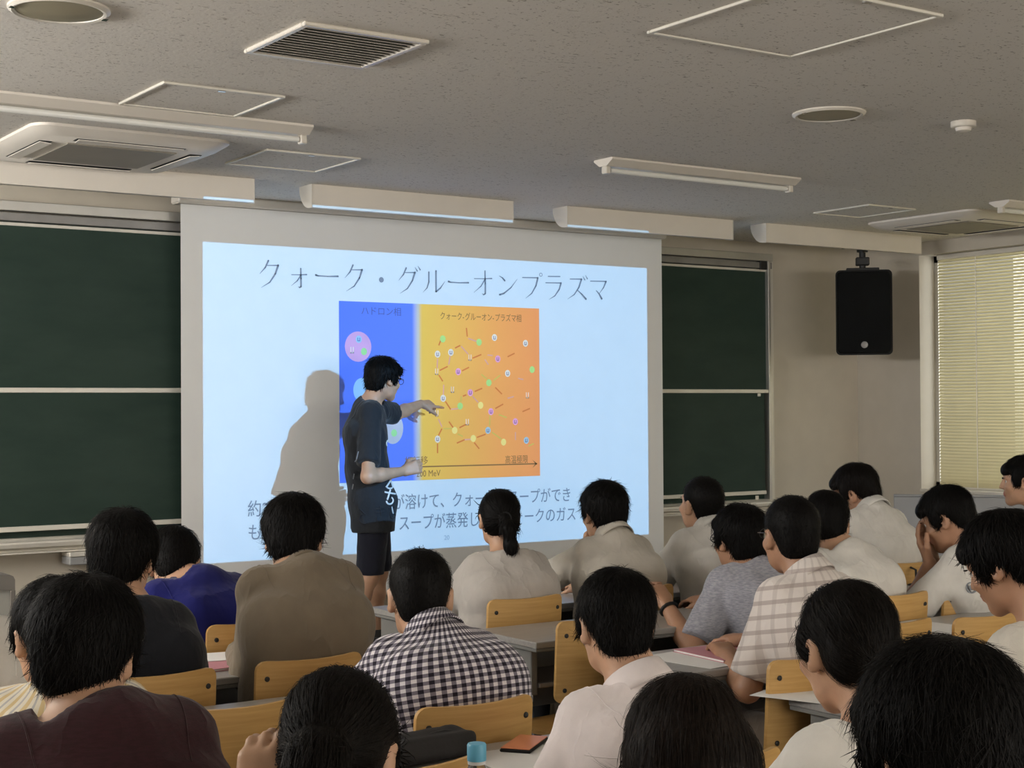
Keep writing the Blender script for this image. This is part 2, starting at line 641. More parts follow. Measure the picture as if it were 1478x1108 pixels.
# Venetian blind in the opening
vb = empty('venetian_blind', (XR + .10, 0, 0), 0, 'drawn yellowish venetian blind over the side window', 'blind')
BY0, BY1 = WY0 + .05, WY1 - .10
sl = MB()
z = WZ0 + .035
while z < WZ1 - .05:
    dz, dx = .0115, .0075
    sl.add([(-dx, BY0, z - dz), (0.001, BY0, z), (dx, BY0, z + dz), (-dx, BY1, z - dz), (0.001, BY1, z), (dx, BY1, z + dz)], [(0, 1, 4, 3), (1, 2, 5, 4)])
    z += .024
s_ = sl.build('slats', 'blind_slat', vb)
s_['kind'] = 'stuff'
MB().box(-.02, .02, BY0, BY1, WZ1 - .04, WZ1 - .002, .004).build('headrail', 'alu_light', vb)
MB().box(-.012, .012, BY0, BY1, WZ0 + .008, WZ0 + .022, .003).build('bottom_rail', 'alu_light', vb)
for y in (7.44, 6.97, 6.4, 5.6, 4.7, 3.8, 2.9, 2.0):
    MB().tube([(-.012, y, WZ0 + .02), (-.012, y, WZ1 - .04)], .0035, 5).build('ladder_cord', 'alu_light', vb)

# platform along the front wall
tag(MB().box(2.6, 8.2, 7.15, YF - .001, 0.0, .10, .006).build('teaching_platform', 'platform_wood'), 'low brown wooden platform under the projection screen', 'platform')

# ------------------------------------------------------------------ chalkboard
cb = empty('sliding_chalkboard', (0, 8.475, 0), 0, 'green two-leaf sliding chalkboard with aluminium rails behind the screen', 'chalkboard')
BX0, BX1 = .3, 8.10
MB().box(BX0, BX1, .022, .03, .80, 2.56).build('back_panel', 'chalkboard_green', cb)
MB().box(BX0, BX1, -.005, .012, 1.625, 2.52).build('upper_leaf', 'chalkboard_green', cb)
MB().box(BX0, BX1 - .04, -.028, -.012, .865, 1.60).build('lower_leaf', 'chalkboard_green', cb)
MB().box(BX0, BX1, -.035, -.004, 1.60, 1.628, .003).build('middle_rail', 'alu_light', cb)
MB().box(BX0, BX1 - .03, -.035, -.006, .838, .866, .003).build('lower_rail', 'alu_light', cb)
MB().box(BX0, BX1 + .02, -.012, .01, 2.52, 2.538, .002).build('upper_rail', 'alu_light', cb)
MB().box(BX0, BX1 + .06, -.03, .03, 2.60, 2.655, .003).build('track', 'aluminium', cb)
MB().box(BX0, BX1 + .06, -.02, .03, 2.545, 2.592, .003).build('track', 'steel_frame', cb)
MB().box(BX1, BX1 + .025, -.04, .055, .74, 2.60, .003).build('side_post', 'aluminium', cb)
MB().box(BX1 + .027, BX1 + .09, .0, .055, .74, 2.61, .003).build('side_post', 'alu_light', cb)
MB().box(BX1 - .07, BX1 + .0, -.03, .02, 2.535, 2.60, .003).build('pulley_cover', 'dark_metal', cb)
MB().box(BX1 - .12, BX1 - .09, -.045, -.034, 1.575, 1.598, .003).build('catch', 'alu_light', cb)
MB().box(BX1 - .15, BX1 - .12, -.045, -.034, .80, .83, .003).build('catch', 'alu_light', cb)
tr_ = MB()
tr_.prism([(.05, .80), (-.03, .80), (-.06, .79), (-.11, .785), (-.115, .775), (-.11, .755), (-.06, .74), (-.06, .73), (-.10, .728), (-.10, .72), (.05, .72)], BX0, BX1 + .05, 'x')
tr_.build('chalk_tray', 'alu_light', cb)
# eraser cleaner box hung under the tray
eb = empty('eraser_cleaner', (2.82, 8.34, .645), 0, 'grey eraser cleaner box hung under the chalk tray', 'box')
MB().box(-.10, .17, 0, .14, 0, .045, .006).build('body', 'grey_cabinet', eb)
MB().box(-.10, .17, -.005, .14, .046, .072, .004).build('drawer', 'alu_light', eb)

# ------------------------------------------------------------------ projection screen and its slide
ps = empty('projection_screen', (0, SL_Y, 0), 0, 'white pull-down projection screen showing a lecture slide', 'screen')
MB().box(3.368, 6.965, .004, .007, .36, 2.69).build('cloth', 'screen_cloth', ps)
MB().box(3.34, 6.99, -.03, .09, 2.692, 2.748, .01).build('case', 'white_enamel', ps)
MB().tube([(3.36, .005, .35), (6.97, .005, .35)], .014, 10).build('weight_bar', 'alu_light', ps, True)


def flat(name, polys, mat, y, parent=ps, label=None):
    """flat print on the screen: polygons in X,Z"""
    mb = MB()
    for p in polys:
        mb.add([(a, y, b_) for a, b_ in p], [tuple(range(len(p)))])
    me = bpy.data.meshes.new(name)
    me.from_pydata(mb.v, [], mb.f)
    me.materials.append(M(mat) if isinstance(mat, str) else mat)
    o = link(name, me, parent)
    if label:
        o['label'] = label
    return o


def disc(cx, cz, rx, rz, n=20):
    return [(cx + rx * math.cos(2 * PI * i / n), cz + rz * math.sin(2 * PI * i / n)) for i in range(n)]


def slide(px, py):
    p = at_y(px, py, SL_Y)
    return (p[0], p[2])


# picture: blue hadron half, pale seam, yellow-to-orange plasma half
def print_grad(name, stops, x0, x1):
    mt, nt, b = base_mat(name, (1, 1, 1), .9, spec=.05)
    s_ = nd(nt, 'ShaderNodeSeparateXYZ')
    nt.links.new(objco(nt), s_.inputs[0])
    mr = nd(nt, 'ShaderNodeMapRange')
    nt.links.new(s_.outputs[0], mr.inputs[0])
    mr.inputs[1].default_value, mr.inputs[2].default_value = x0, x1
    nt.links.new(ramp(nt, mr.outputs[0], stops), b.inputs['Base Color'])
    return mt


PX0, PX1, PZ0, PZ1 = 4.39, 5.895, 1.046, 2.164
print_grad('print_picture', [(0, (.15, .25, .92)), (.345, (.17, .27, .92)), (.362, (.55, .52, .75)), (.375, (.74, .66, .55)), (.395, (.84, .64, .16)), (.55, (.88, .58, .17)), (.78, (.93, .47, .175)), (1, (.93, .40, .18))], PX0, PX1)
flat('slide_picture', [[(PX0, PZ0), (PX1, PZ0), (PX1, PZ1), (PX0, PZ1)]], 'print_picture', .002, label='blue and orange picture on the slide')
# slide title in brush-serif katakana, drawn stroke by stroke
DAKU = [[(.80, .98, .012), (.90, .84, .05)], [(.93, 1.03, .012), (1.03, .89, .05)]]
O_ = [[(.06, .66, .03), (.5, .675, .03), (.88, .70, .05)], [(.57, .98, .05), (.58, .5, .06), (.58, .10, .06), (.50, .05, .04), (.42, .10, .008)], [(.57, .66, .05), (.38, .38, .04), (.05, .12, .008)]]
KU = [[(.42, .93, .06), (.30, .68, .05), (.08, .44, .008)], [(.36, .755, .028), (.78, .775, .045)], [(.80, .78, .075), (.69, .47, .06), (.47, .16, .045), (.14, -.04, .008)]]
GL = {
    'ク': KU, 'グ': KU + DAKU, 'オ': O_,
    'ォ': [[(x * .74 + .14, y * .74 - .02, w_) for x, y, w_ in s_] for s_ in O_],
    'ー': [[(.03, .50, .075), (.12, .475, .05), (.5, .47, .042), (.93, .49, .065)]],
    'ル': [[(.28, .82, .06), (.28, .45, .055), (.20, .22, .04), (.02, .04, .008)], [(.60, .88, .065), (.60, .09, .06)], [(.60, .09, .06), (.80, .24, .05), (1.0, .50, .008)]],
    'ン': [[(.10, .82, .02), (.26, .74, .05), (.36, .64, .07)], [(.12, .08, .07), (.32, .14, .06), (.66, .38, .045), (.97, .74, .008)]],
    'プ': [[(.08, .80, .04), (.78, .82, .045)], [(.82, .82, .075), (.73, .50, .06), (.52, .19, .045), (.22, -.02, .008)]],
    'ラ': [[(.20, .90, .04), (.78, .92, .045)], [(.08, .64, .04), (.80, .66, .045)], [(.83, .66, .075), (.74, .40, .06), (.52, .13, .045), (.22, -.03, .008)]],
    'ズ': [[(.16, .84, .04), (.70, .86, .045)], [(.73, .86, .075), (.60, .52, .06), (.36, .22, .045), (.02, .02, .008)], [(.50, .42, .03), (.74, .25, .06), (.95, .06, .085)]] + DAKU,
    'マ': [[(.06, .80, .04), (.82, .82, .045)], [(.86, .82, .075), (.73, .56, .05), (.50, .30, .015)], [(.34, .43, .03), (.50, .29, .06), (.63, .10, .085)]],
}


def stroke_poly(pts):
    out = []
    P_ = [(p[0], p[1]) for p in pts]
    for i in range(len(pts) - 1):
        (x0, y0, w0), (x1, y1, w1) = pts[i], pts[i + 1]
        L_ = math.hypot(x1 - x0, y1 - y0) or 1
        nx, ny = -(y1 - y0) / L_, (x1 - x0) / L_
        out.append([(x0 + nx * w0 / 2, y0 + ny * w0 / 2), (x0 - nx * w0 / 2, y0 - ny * w0 / 2), (x1 - nx * w1 / 2, y1 - ny * w1 / 2), (x1 + nx * w1 / 2, y1 + ny * w1 / 2)])
        if i:
            out.append(disc(x0, y0, w0 / 2, w0 / 2, 8))
    for (x, y, w_) in (pts[0], pts[-1]):
        if w_ > .03:
            out.append(disc(x, y, w_ * .5, w_ * .5, 8))
    return out


title = 'クォーク・グルーオンプラズマ'
adv = (6.494 - 3.847) / (len(title) - .08)
gs = .168
for i, ch in enumerate(title):
    ox, oz = 3.847 + i * adv, 2.232
    tpolys = []
    if ch == '・':
        tpolys.append([(ox + gs * .48 + a, oz + gs * .44 + b_) for a, b_ in disc(0, 0, .017, .017)])
    for st in GL.get(ch, []):
        for pg in stroke_poly(st):
            tpolys.append([(ox + a * gs, oz + b_ * gs) for a, b_ in pg])
    if ch == 'プ':
        for k in range(14):
            a0, a1 = 2 * PI * k / 14, 2 * PI * (k + 1) / 14
            cx, cz = ox + .97 * gs, oz + .95 * gs
            tpolys.append([(cx + .013 * math.cos(a0), cz + .013 * math.sin(a0)), (cx + .009 * math.cos(a0), cz + .009 * math.sin(a0)), (cx + .009 * math.cos(a1), cz + .009 * math.sin(a1)), (cx + .013 * math.cos(a1), cz + .013 * math.sin(a1))])
    flat('title_character', tpolys, 'ink', .0015)


def text_mesh(name, body, size, mat, parent, loc, rot=(R(90), 0, 0), offset=0., sx=1.0, align='LEFT'):
    cu = bpy.data.curves.new(name, 'FONT')
    cu.body = body
    cu.size = size
    cu.offset = offset
    cu.align_x = align
    cu.resolution_u = 3
    t = bpy.data.objects.new(name + '_tmp', cu)
    COL.objects.link(t)
    dg = bpy.context.evaluated_depsgraph_get()
    dg.update()
    me = bpy.data.meshes.new_from_object(t.evaluated_get(dg))
    bpy.data.objects.remove(t)
    me.materials.clear()
    me.materials.append(M(mat))
    o = link(name, me, parent)
    o.location = loc
    o.rotation_euler = rot
    o.scale = (sx, 1, 1)
    return o


def slide_text(body, px, py, size, mat, sx=1.0, off=0.):
    x, z_ = slide(px, py)
    if ord(body[0]) > 255:
        for ch_ in body:
            text_mesh('slide_character', ch_, size, mat, ps, (x, .0012, z_), sx=sx)
            x += size * sx * (.42 if ch_ == '-' else 1.0)
        return
    return text_mesh('slide_text', body, size, mat, ps, (x, .0012, z_), offset=off * size / .11, sx=sx)


slide_text('約2', 357, 744, .105, 'ink', .9)
slide_text('が溶けて、クォークのスープができ', 567, 734, .105, 'ink', .83)
slide_text('も', 357, 778, .105, 'ink', .9)
slide_text('スープが蒸発して、クォークのガス', 575, 764, .105, 'ink', .83)
slide_text('20', 641, 779, .042, 'ink_light')
slide_text('ハドロン相', 521, 453, .058, 'ink_blue')
slide_text('クォーク-グルーオン-プラズマ相', 635, 460, .055, 'ink_brown', .78)
slide_text('相転移', 584, 670, .058, 'ink_brown')
slide_text('高温極限', 729, 668, .058, 'ink_brown', .80)
slide_text('200 MeV', 601, 688, .058, 'ink_brown', .85)
# the long arrow
a0, a1 = slide(584, 674), slide(775, 669)
flat('slide_arrow', [[(a0[0], a0[1] - .004), (a1[0], a1[1] - .004), (a1[0], a1[1] + .004), (a0[0], a0[1] + .004)],
                     [(a1[0] - .035, a1[1] + .026), (a1[0] + .005, a1[1]), (a1[0] - .012, a1[1])], [(a1[0] - .035, a1[1] - .026), (a1[0] - .012, a1[1]), (a1[0] + .005, a1[1])]], 'ink_brown', .0012)
# nucleons and quarks of the picture (crop coordinates of the photograph)
for k, c_ in dict(W=(.82, .86, .93), G=(.45, .85, .35), P=(.86, .45, .86), Y=(.93, .86, .36), B=(.42, .66, .93), R_=(.93, .80, .74)).items():
    simple('quark_' + k, c_, .9, spec=.05, var=.01)


def crop(x, y):
    return slide(480 + x / 3.956, 425 + y / 3.956)


simple('hadron_pink', (.80, .44, .72), .9, spec=.05, var=.06)
simple('hadron_grey', (.62, .60, .66), .9, spec=.05, var=.06)
for (x, y, rx, rz, mm) in ((147, 297, .093, .094, 'hadron_pink'), (345, 762, .075, .10, 'hadron_grey'), (168, 545, .06, .075, 'quark_B')):
    cx, cz = crop(x, y)
    flat('hadron_disc', [disc(cx, cz, rx, rz, 28)], mm, .0015)
simple('gluon_red', (.74, .26, .10), .9, spec=.05, var=.02)
simple('gluon_mauve', (.78, .46, .46), .9, spec=.05, var=.02)
simple('gluon_olive', (.72, .62, .18), .9, spec=.05, var=.02)
LN = [(765, 190, 770, 240, 0), (775, 250, 832, 270, 1), (700, 305, 730, 290, 0), (735, 295, 775, 340, 1), (800, 363, 850, 342, 0), (885, 345, 915, 348, 1), (1000, 355, 1040, 335, 0), (740, 435, 780, 415, 0), (607, 290, 618, 262, 0), (600, 365, 598, 420, 1), (612, 433, 658, 410, 0), (608, 460, 630, 495, 0), (635, 515, 633, 580, 1), (672, 350, 664, 400, 1), (645, 610, 675, 655, 0), (678, 655, 720, 650, 1), (812, 553, 855, 535, 0), (745, 580, 765, 572, 0), (800, 580, 832, 615, 1), (920, 490, 958, 460, 2), (930, 530, 968, 568, 0), (850, 455, 880, 480, 2), (1000, 592, 1035, 582, 1), (930, 650, 975, 625, 0), (950, 685, 995, 702, 2), (1085, 668, 1128, 650, 0), (605, 710, 625, 755, 1), (625, 765, 605, 805, 0), (635, 765, 685, 765, 2), (665, 725, 690, 760, 0), (725, 760, 760, 742, 0), (710, 848, 755, 828, 0), (755, 828, 790, 826, 1), (825, 815, 875, 797, 0), (900, 690, 897, 750, 2), (910, 785, 965, 825, 2), (810, 845, 838, 880, 0), (600, 850, 600, 905, 0), (1045, 785, 1045, 830, 1), (1120, 865, 1150, 850, 2), (870, 370, 890, 400, 1), (1060, 478, 1090, 485, 1), (735, 580, 733, 615, 2), (715, 795, 745, 810, 2)]
for (x0, y0, x1, y1, k) in LN:
    p, q = crop(x0, y0), crop(x1, y1)
    L_ = math.hypot(q[0] - p[0], q[1] - p[1])
    nx, nz_ = -(q[1] - p[1]) / L_ * .0045, (q[0] - p[0]) / L_ * .0045
    flat('gluon_line', [[(p[0] + nx, p[1] + nz_), (p[0] - nx, p[1] - nz_), (q[0] - nx, q[1] - nz_), (q[0] + nx, q[1] + nz_)]], ('gluon_red', 'gluon_mauve', 'gluon_olive')[k], .0013)
DOTS = [(630, 253, 'G'), (837, 272, 'G'), (925, 245, 'W'), (1102, 278, 'W'), (600, 340, 'W'), (676, 330, 'W'), (785, 360, 'R_'), (944, 367, 'P'), (595, 440, 'R_'), (718, 440, 'P'), (1140, 428, 'G'), (1000, 450, 'W'), (893, 503, 'G'), (685, 543, 'R_'), (787, 560, 'P'), (632, 592, 'W'), (1113, 575, 'R_'), (729, 636, 'G'), (846, 632, 'Y'), (905, 668, 'P'), (596, 678, 'R_'), (1044, 725, 'P'), (770, 728, 'R_'), (698, 775, 'Y'), (888, 775, 'B'), (600, 825, 'W'), (804, 821, 'Y'), (977, 842, 'Y'), (1107, 832, 'B'), (150, 255, 'B'), (112, 317, 'R_'), (180, 325, 'G'), (352, 790, 'G'), (330, 722, 'B')]
for i, (x, y, k) in enumerate(DOTS):
    cx, cz = crop(x, y)
    if k == 'R_':
        d = flat('quark_dot', [[(cx - .012, cz - .02), (cx - .005, cz - .02), (cx - .005, cz + .02), (cx - .012, cz + .02)], [(cx + .005, cz - .02), (cx + .012, cz - .02), (cx + .012, cz + .02), (cx + .005, cz + .02)], [(cx - .012, cz - .02), (cx + .012, cz - .02), (cx + .012, cz - .013), (cx - .012, cz - .013)]], 'quark_R_', .0011)
    else:
        d = flat('quark_dot', [disc(cx, cz, .021, .023, 18)], 'quark_' + k, .0011)
        if k in 'WBP':
            flat('quark_letter', [[(cx - .009, cz - .012), (cx - .005, cz - .012), (cx - .005, cz + .010), (cx - .009, cz + .010)], [(cx + .005, cz - .012), (cx + .009, cz - .012), (cx + .009, cz + .010), (cx + .005, cz + .010)], [(cx - .009, cz - .012), (cx + .009, cz - .012), (cx + .009, cz - .008), (cx - .009, cz - .008)]], 'ink_blue', .0008)

# ------------------------------------------------------------------ ceiling fittings
def bb_lamp(x0, x1, label):
    o = empty('chalkboard_lamp', (0, 7.60, CZ), 0, label, 'ceiling lamp', 'unlit chalkboard lamps in a line')
    prof = [(0, 0), (0, -.125), (.006, -.132)] + [(.14 - .134 * math.cos(a), -.132 + .132 * (1 - math.cos(a)) if 0 else -.132 * math.cos(a)) for a in [PI / 2 * k / 10 for k in range(1, 11)]]
    prof = [(0, 0), (0, -.13)] + [(.02 + .13 * math.sin(a), -.13 * math.cos(a)) for a in [PI / 2 * k / 10 for k in range(0, 11)]]
    MB().prism(prof, x0 + .006, x1 - .006, 'x').build('housing', 'fixture_white', o, True)
    pc = [(p[0] - .002 if p[0] == 0 else p[0] + .002, p[1] - (.002 if p[1] < -.1 else 0)) for p in prof]
    MB().prism(pc, x0, x0 + .0055, 'x').build('end_cap', 'white_enamel', o)
    MB().prism(pc, x1 - .0055, x1, 'x').build('end_cap', 'white_enamel', o)
    return o


bb_lamp(2.12, 3.495, 'unlit chalkboard lamp at the far left of the ceiling line')
bb_lamp(3.838, 5.195, 'unlit chalkboard lamp above the left half of the screen')
bb_lamp(5.597, 6.98, 'unlit chalkboard lamp above the right half of the screen')
bb_lamp(7.28, 8.85, 'unlit chalkboard lamp beside the hanging loudspeaker')


def fluo(x0, x1, y, label):
    o = empty('fluorescent_fixture', (0, y, CZ), 0, label, 'ceiling lamp', 'unlit fluorescent fixtures')
    MB().prism([(-.075, 0), (-.075, -.010), (-.03, -.038), (.03, -.038), (.075, -.010), (.075, 0)], x0, x1, 'x').build('reflector', 'fixture_white', o)
    MB().tube([(x0 + .04, 0, -.056), (x1 - .04, 0, -.056)], .014, 12).build('tube', 'tube_white', o, True)
    for x in (x0 + .004, x1 - .034):
        MB().box(x, x + .03, -.020, .020, -.075, -.036, .004).build('socket', 'white_enamel', o)
    return o


fluo(1.50, 3.05, 6.09, 'unlit fluorescent fixture at the left, beside the air conditioner')
fluo(4.69, 6.0, 6.06, 'unlit fluorescent fixture near the middle of the ceiling')
fluo(7.72, 9.0, 6.02, 'unlit fluorescent fixture at the far right of the ceiling')


def hatch(x0, x1, y0, y1, label, bw=.014):
    o = empty('ceiling_hatch', ((x0 + x1) / 2, (y0 + y1) / 2, CZ), 0, label, 'ceiling hatch', 'square access hatches in the ceiling')
    hx, hy = (x1 - x0) / 2, (y1 - y0) / 2
    for (a, b_, c_, d_) in ((-hx, hx, -hy, -hy + bw), (-hx, hx, hy - bw, hy), (-hx, -hx + bw, -hy + bw, hy - bw), (hx - bw, hx, -hy + bw, hy - bw)):
        MB().box(a, b_, c_, d_, -.010, 0.0, .002).build('frame_side', 'alu_light', o)
    MB().box(-hx + bw, hx - bw, -hy + bw, hy - bw, -.004, -.0005).build('hatch_board', 'ceiling_board', o)
    MB().box(-.03, .0, -hy + .001, -hy + bw - .001, -.014, -.0102).build('latch', 'chrome', o)
    return o


hatch(2.16, 2.67, 5.51, 6.0, 'square ceiling hatch beside the left fluorescent fixture')
hatch(3.135, 3.65, 6.68, 7.175, 'square ceiling hatch beside the left air conditioner')
hatch(3.22, 3.88, 3.23, 3.92, 'largest square ceiling hatch, at the top of the view', .016)
hatch(7.14, 7.57, 6.54, 7.02, 'square ceiling hatch beside the right air conditioner', .012)
# louvred vent
vt = empty('ceiling_vent', (2.44, 4.645, CZ), 0, 'square louvred ceiling vent with white frame', 'vent')
for (a, b_, c_, d_) in ((-.235, .235, -.235, -.212), (-.235, .235, .212, .235), (-.235, -.212, -.212, .212), (.212, .235, -.212, .212)):
    MB().box(a, b_, c_, d_, -.014, 0, .003).build('frame_side', 'white_enamel', vt)
MB().box(-.212, .212, -.212, .212, -.002, -.0005).build('backing', 'black_plastic', vt)
for k in range(13):
    y = -.196 + k * .033
    MB().prism([(y - .010, -.013), (y - .008, -.014), (y + .010, -.004), (y + .008, -.003)], -.211, .211, 'x').build('slat', 'fixture_white', vt)


def ac(cx, cy, s_, label):
    o = empty('air_conditioner', (cx, cy, CZ), 0, label, 'air conditioner', 'ceiling cassette air conditioners')
    h = s_ / 2

    def rr(hh, rad):
        p = []
        for (sx, sy, a0_) in ((1, 1, 0), (-1, 1, 90), (-1, -1, 180), (1, -1, 270)):
            for k in range(7):
                a_ = R(a0_ + 15 * k)
                p.append((sx * (hh - rad) + rad * math.cos(a_), sy * (hh - rad) + rad * math.sin(a_)))
        return p
    a_, b_ = rr(h, .09), rr(h - .045, .10)
    n = len(a_)
    mb = MB()
    mb.add([(x, y, 0) for x, y in a_] + [(x, y, -.012) for x, y in a_] + [(x, y, -.045) for x, y in b_], [(i, (i + 1) % n, n + (i + 1) % n, n + i) for i in range(n)] + [(n + i, n + (i + 1) % n, 2 * n + (i + 1) % n, 2 * n + i) for i in range(n)] + [tuple(2 * n + i for i in range(n))])
    mb.build('panel', 'fixture_white', o, True)
    g = h * .56
    MB().box(-g, g, -g, g, -.052, -.0455, .004).build('grille', 'ac_grille', o)
    for k in range(4):
        q = MB()
        q.box(-h * .55, h * .55, h * .70, h * .83, -.0475, -.0453, .001)
        f = q.build('air_slot', 'dark_metal', o)
        f.rotation_euler[2] = k * PI / 2
        q = MB()
        q.prism([(h * .705, -.056), (h * .705, -.053), (h * .815, -.048), (h * .815, -.051)], -h * .53, h * .53, 'x')
        f = q.build('flap', 'fixture_white', o)
        f.rotation_euler[2] = k * PI / 2


ac(2.46, 7.03, .93, 'cassette air conditioner in the ceiling at the left')
ac(8.33, 6.80, .93, 'cassette air conditioner in the ceiling near the window wall')


def round_light(cx, cy, r, label):
    o = empty('round_ceiling_speaker', (cx, cy, CZ), 0, label, 'ceiling disc', 'round discs in the ceiling')
    MB().lathe([(r, 0), (r, -.006), (r - .012, -.014), (r - .022, -.012), (r - .024, -.004)], n=36).build('rim', 'white_enamel', o, True)
    MB().lathe([(r - .0245, -.003), (r - .025, -.010), (r * .4, -.016), (.002, -.017)], n=36).build('disc', 'downlight_lens', o, True)
    for s_ in (-1, 1):
        MB().box(s_ * (r - .01) - .008, s_ * (r - .01) + .008, -.012, .012, -.017, -.0145, .001).build('clip', 'chrome', o)


round_light(1.50, 4.69, .155, 'round beige ceiling disc at the top left corner')
round_light(4.78, 4.60, .155, 'round beige ceiling disc near the smoke detector')
sd = empty('smoke_detector', (5.43, 4.42, CZ), 0, 'small white smoke detector on the ceiling', 'smoke detector')
MB().lathe([(.055, 0), (.055, -.022), (.05, -.026)], n=24).build('base', 'white_enamel', sd, True)
MB().lathe([(.036, -.0265), (.032, -.040), (.012, -.046)], n=20).build('sensor', 'fixture_white', sd, True)

# projector hung from the ceiling, to the right of the frame
pj = empty('ceiling_projector', (PJ[0], PJ[1], PJ[2]), 0, 'ceiling-hung projector aimed at the screen', 'projector')
MB().box(-.20, .20, -.36, -.05, -.07, .06, .015).build('body', 'white_enamel', pj)
MB().lathe([(.05, -.05), (.05, -.022), (.042, -.021)], axis='y').build('lens_ring', 'black_plastic', pj)
MB().tube([(0, -.2, .06), (0, -.2, CZ - PJ[2])], .022, 10).build('mount_pole', 'steel_frame', pj)

# ------------------------------------------------------------------ loudspeaker on its ceiling bracket
ls = empty('loudspeaker', (8.60, 7.95, 2.19), R(-44), 'black loudspeaker hanging from the ceiling beside the chalkboard', 'loudspeaker')
prof = []
for (sx, sz, a0_) in ((1, 1, 0), (-1, 1, 90), (-1, -1, 180), (1, -1, 270)):
    for k in range(6):
        a_ = R(a0_ + 18 * k)
        prof.append((sx * (.205 - .035) + .035 * math.cos(a_), sz * (.315 - .035) + .035 * math.sin(a_)))
n = len(prof)
mb = MB()
mb.add([(x, -.15, z_) for x, z_ in prof] + [(x * .80, .17, z_ * .95) for x, z_ in prof], [(i, (i + 1) % n, n + (i + 1) % n, n + i) for i in range(n)] + [tuple(range(n)), tuple(range(2 * n - 1, n - 1, -1))])
mb.build('cabinet', 'black_plastic', ls, True)
mb = MB()
mb.add([(x * .95, -.152, z_ * .96) for x, z_ in prof] + [(x * .92, -.172, z_ * .94) for x, z_ in prof], [(i, (i + 1) % n, n + (i + 1) % n, n + i) for i in range(n)] + [tuple(range(2 * n - 1, n - 1, -1))])
mb.build('grille', 'speaker_grille', ls, True)
MB().lathe([(.026, -.1725), (.024, -.178), (.005, -.180)], (0, 0, -.24), 20, 'y').build('badge', 'steel_frame', ls, True)
bk = MB()
bk.box(-.12, .12, -.05, .05, .32, .34, .004).build('top_plate', 'dark_metal', ls)
MB().box(-.05, .05, -.04, .04, .36, .42, .006).build('clamp', 'dark_metal', ls)
MB().tube([(0, 0, .34), (0, 0, .46)], .024, 12).build('ball_joint', 'dark_metal', ls)
MB().tube([(0, 0, .46), (0, 0, .525)], .04, 12).build('stem', 'dark_metal', ls)
MB().box(-.14, .14, -.07, .07, .527, .545, .004).build('ceiling_plate', 'dark_metal', ls)
MB().box(-.15, -.13, -.02, .02, .49, .526).build('plate_hook', 'dark_metal', ls)
MB().box(.13, .15, -.02, .02, .49, .526).build('plate_hook', 'dark_metal', ls)
MB().box(-.05, .05, -.05, .05, .546, .559).build('spacer', 'dark_metal', ls)

# low grey cabinet by the window, lectern at the left
gc = empty('partition_panel', (8.42, 6.37, 0), R(-51.5), 'low grey partition panel standing under the side window', 'partition')
MB().box(-.85, .85, -.018, .018, .08, .89, .004).build('panel', 'grey_cabinet', gc)
MB().box(-.85, .85, -.022, .022, .8905, .905, .003).build('top_rail', 'grey_cabinet', gc)
for x in (-.75, .75):
    MB().box(x - .02, x + .02, -.20, .20, 0, .03, .005).build('foot', 'steel_frame', gc)
    MB().box(x - .015, x + .015, -.015, .015, .0305, .0795).build('foot_post', 'steel_frame', gc)
le = empty('lectern', (1.62, 7.0, 0), 0, 'grey steel lectern with dark rounded rim at the left', 'lectern')
lp = [(-.45, .05), (.405, .05), (.405, .72), (.395, .745), (.375, .755), (-.45, .755)]
MB().prism([(-.45, .03), (.40, .03), (.40, .69), (-.45, .69)], 0, .40, 'y').build('body', 'lectern_grey', le)
MB().prism([(-.45, .691), (.41, .691), (.41, .735), (.402, .752), (.385, .76), (-.45, .76)], -.01, .41, 'y').build('top_rim', 'lectern_trim', le)
MB().box(.388, .412, -.012, -.0005, .03, .69, .003).build('corner_strip', 'lectern_trim', le)
MB().box(-.44, .39, .02, .38, 0, .0295).build('plinth', 'dark_metal', le)

# ------------------------------------------------------------------ chairs
BACKW, BT, BB = .165, .80, .53
DY = dict(A=4.98, B=4.205, C=3.45, D=2.63, E=1.86, F=1.08)   # near edges of the desk rows
DD = .385


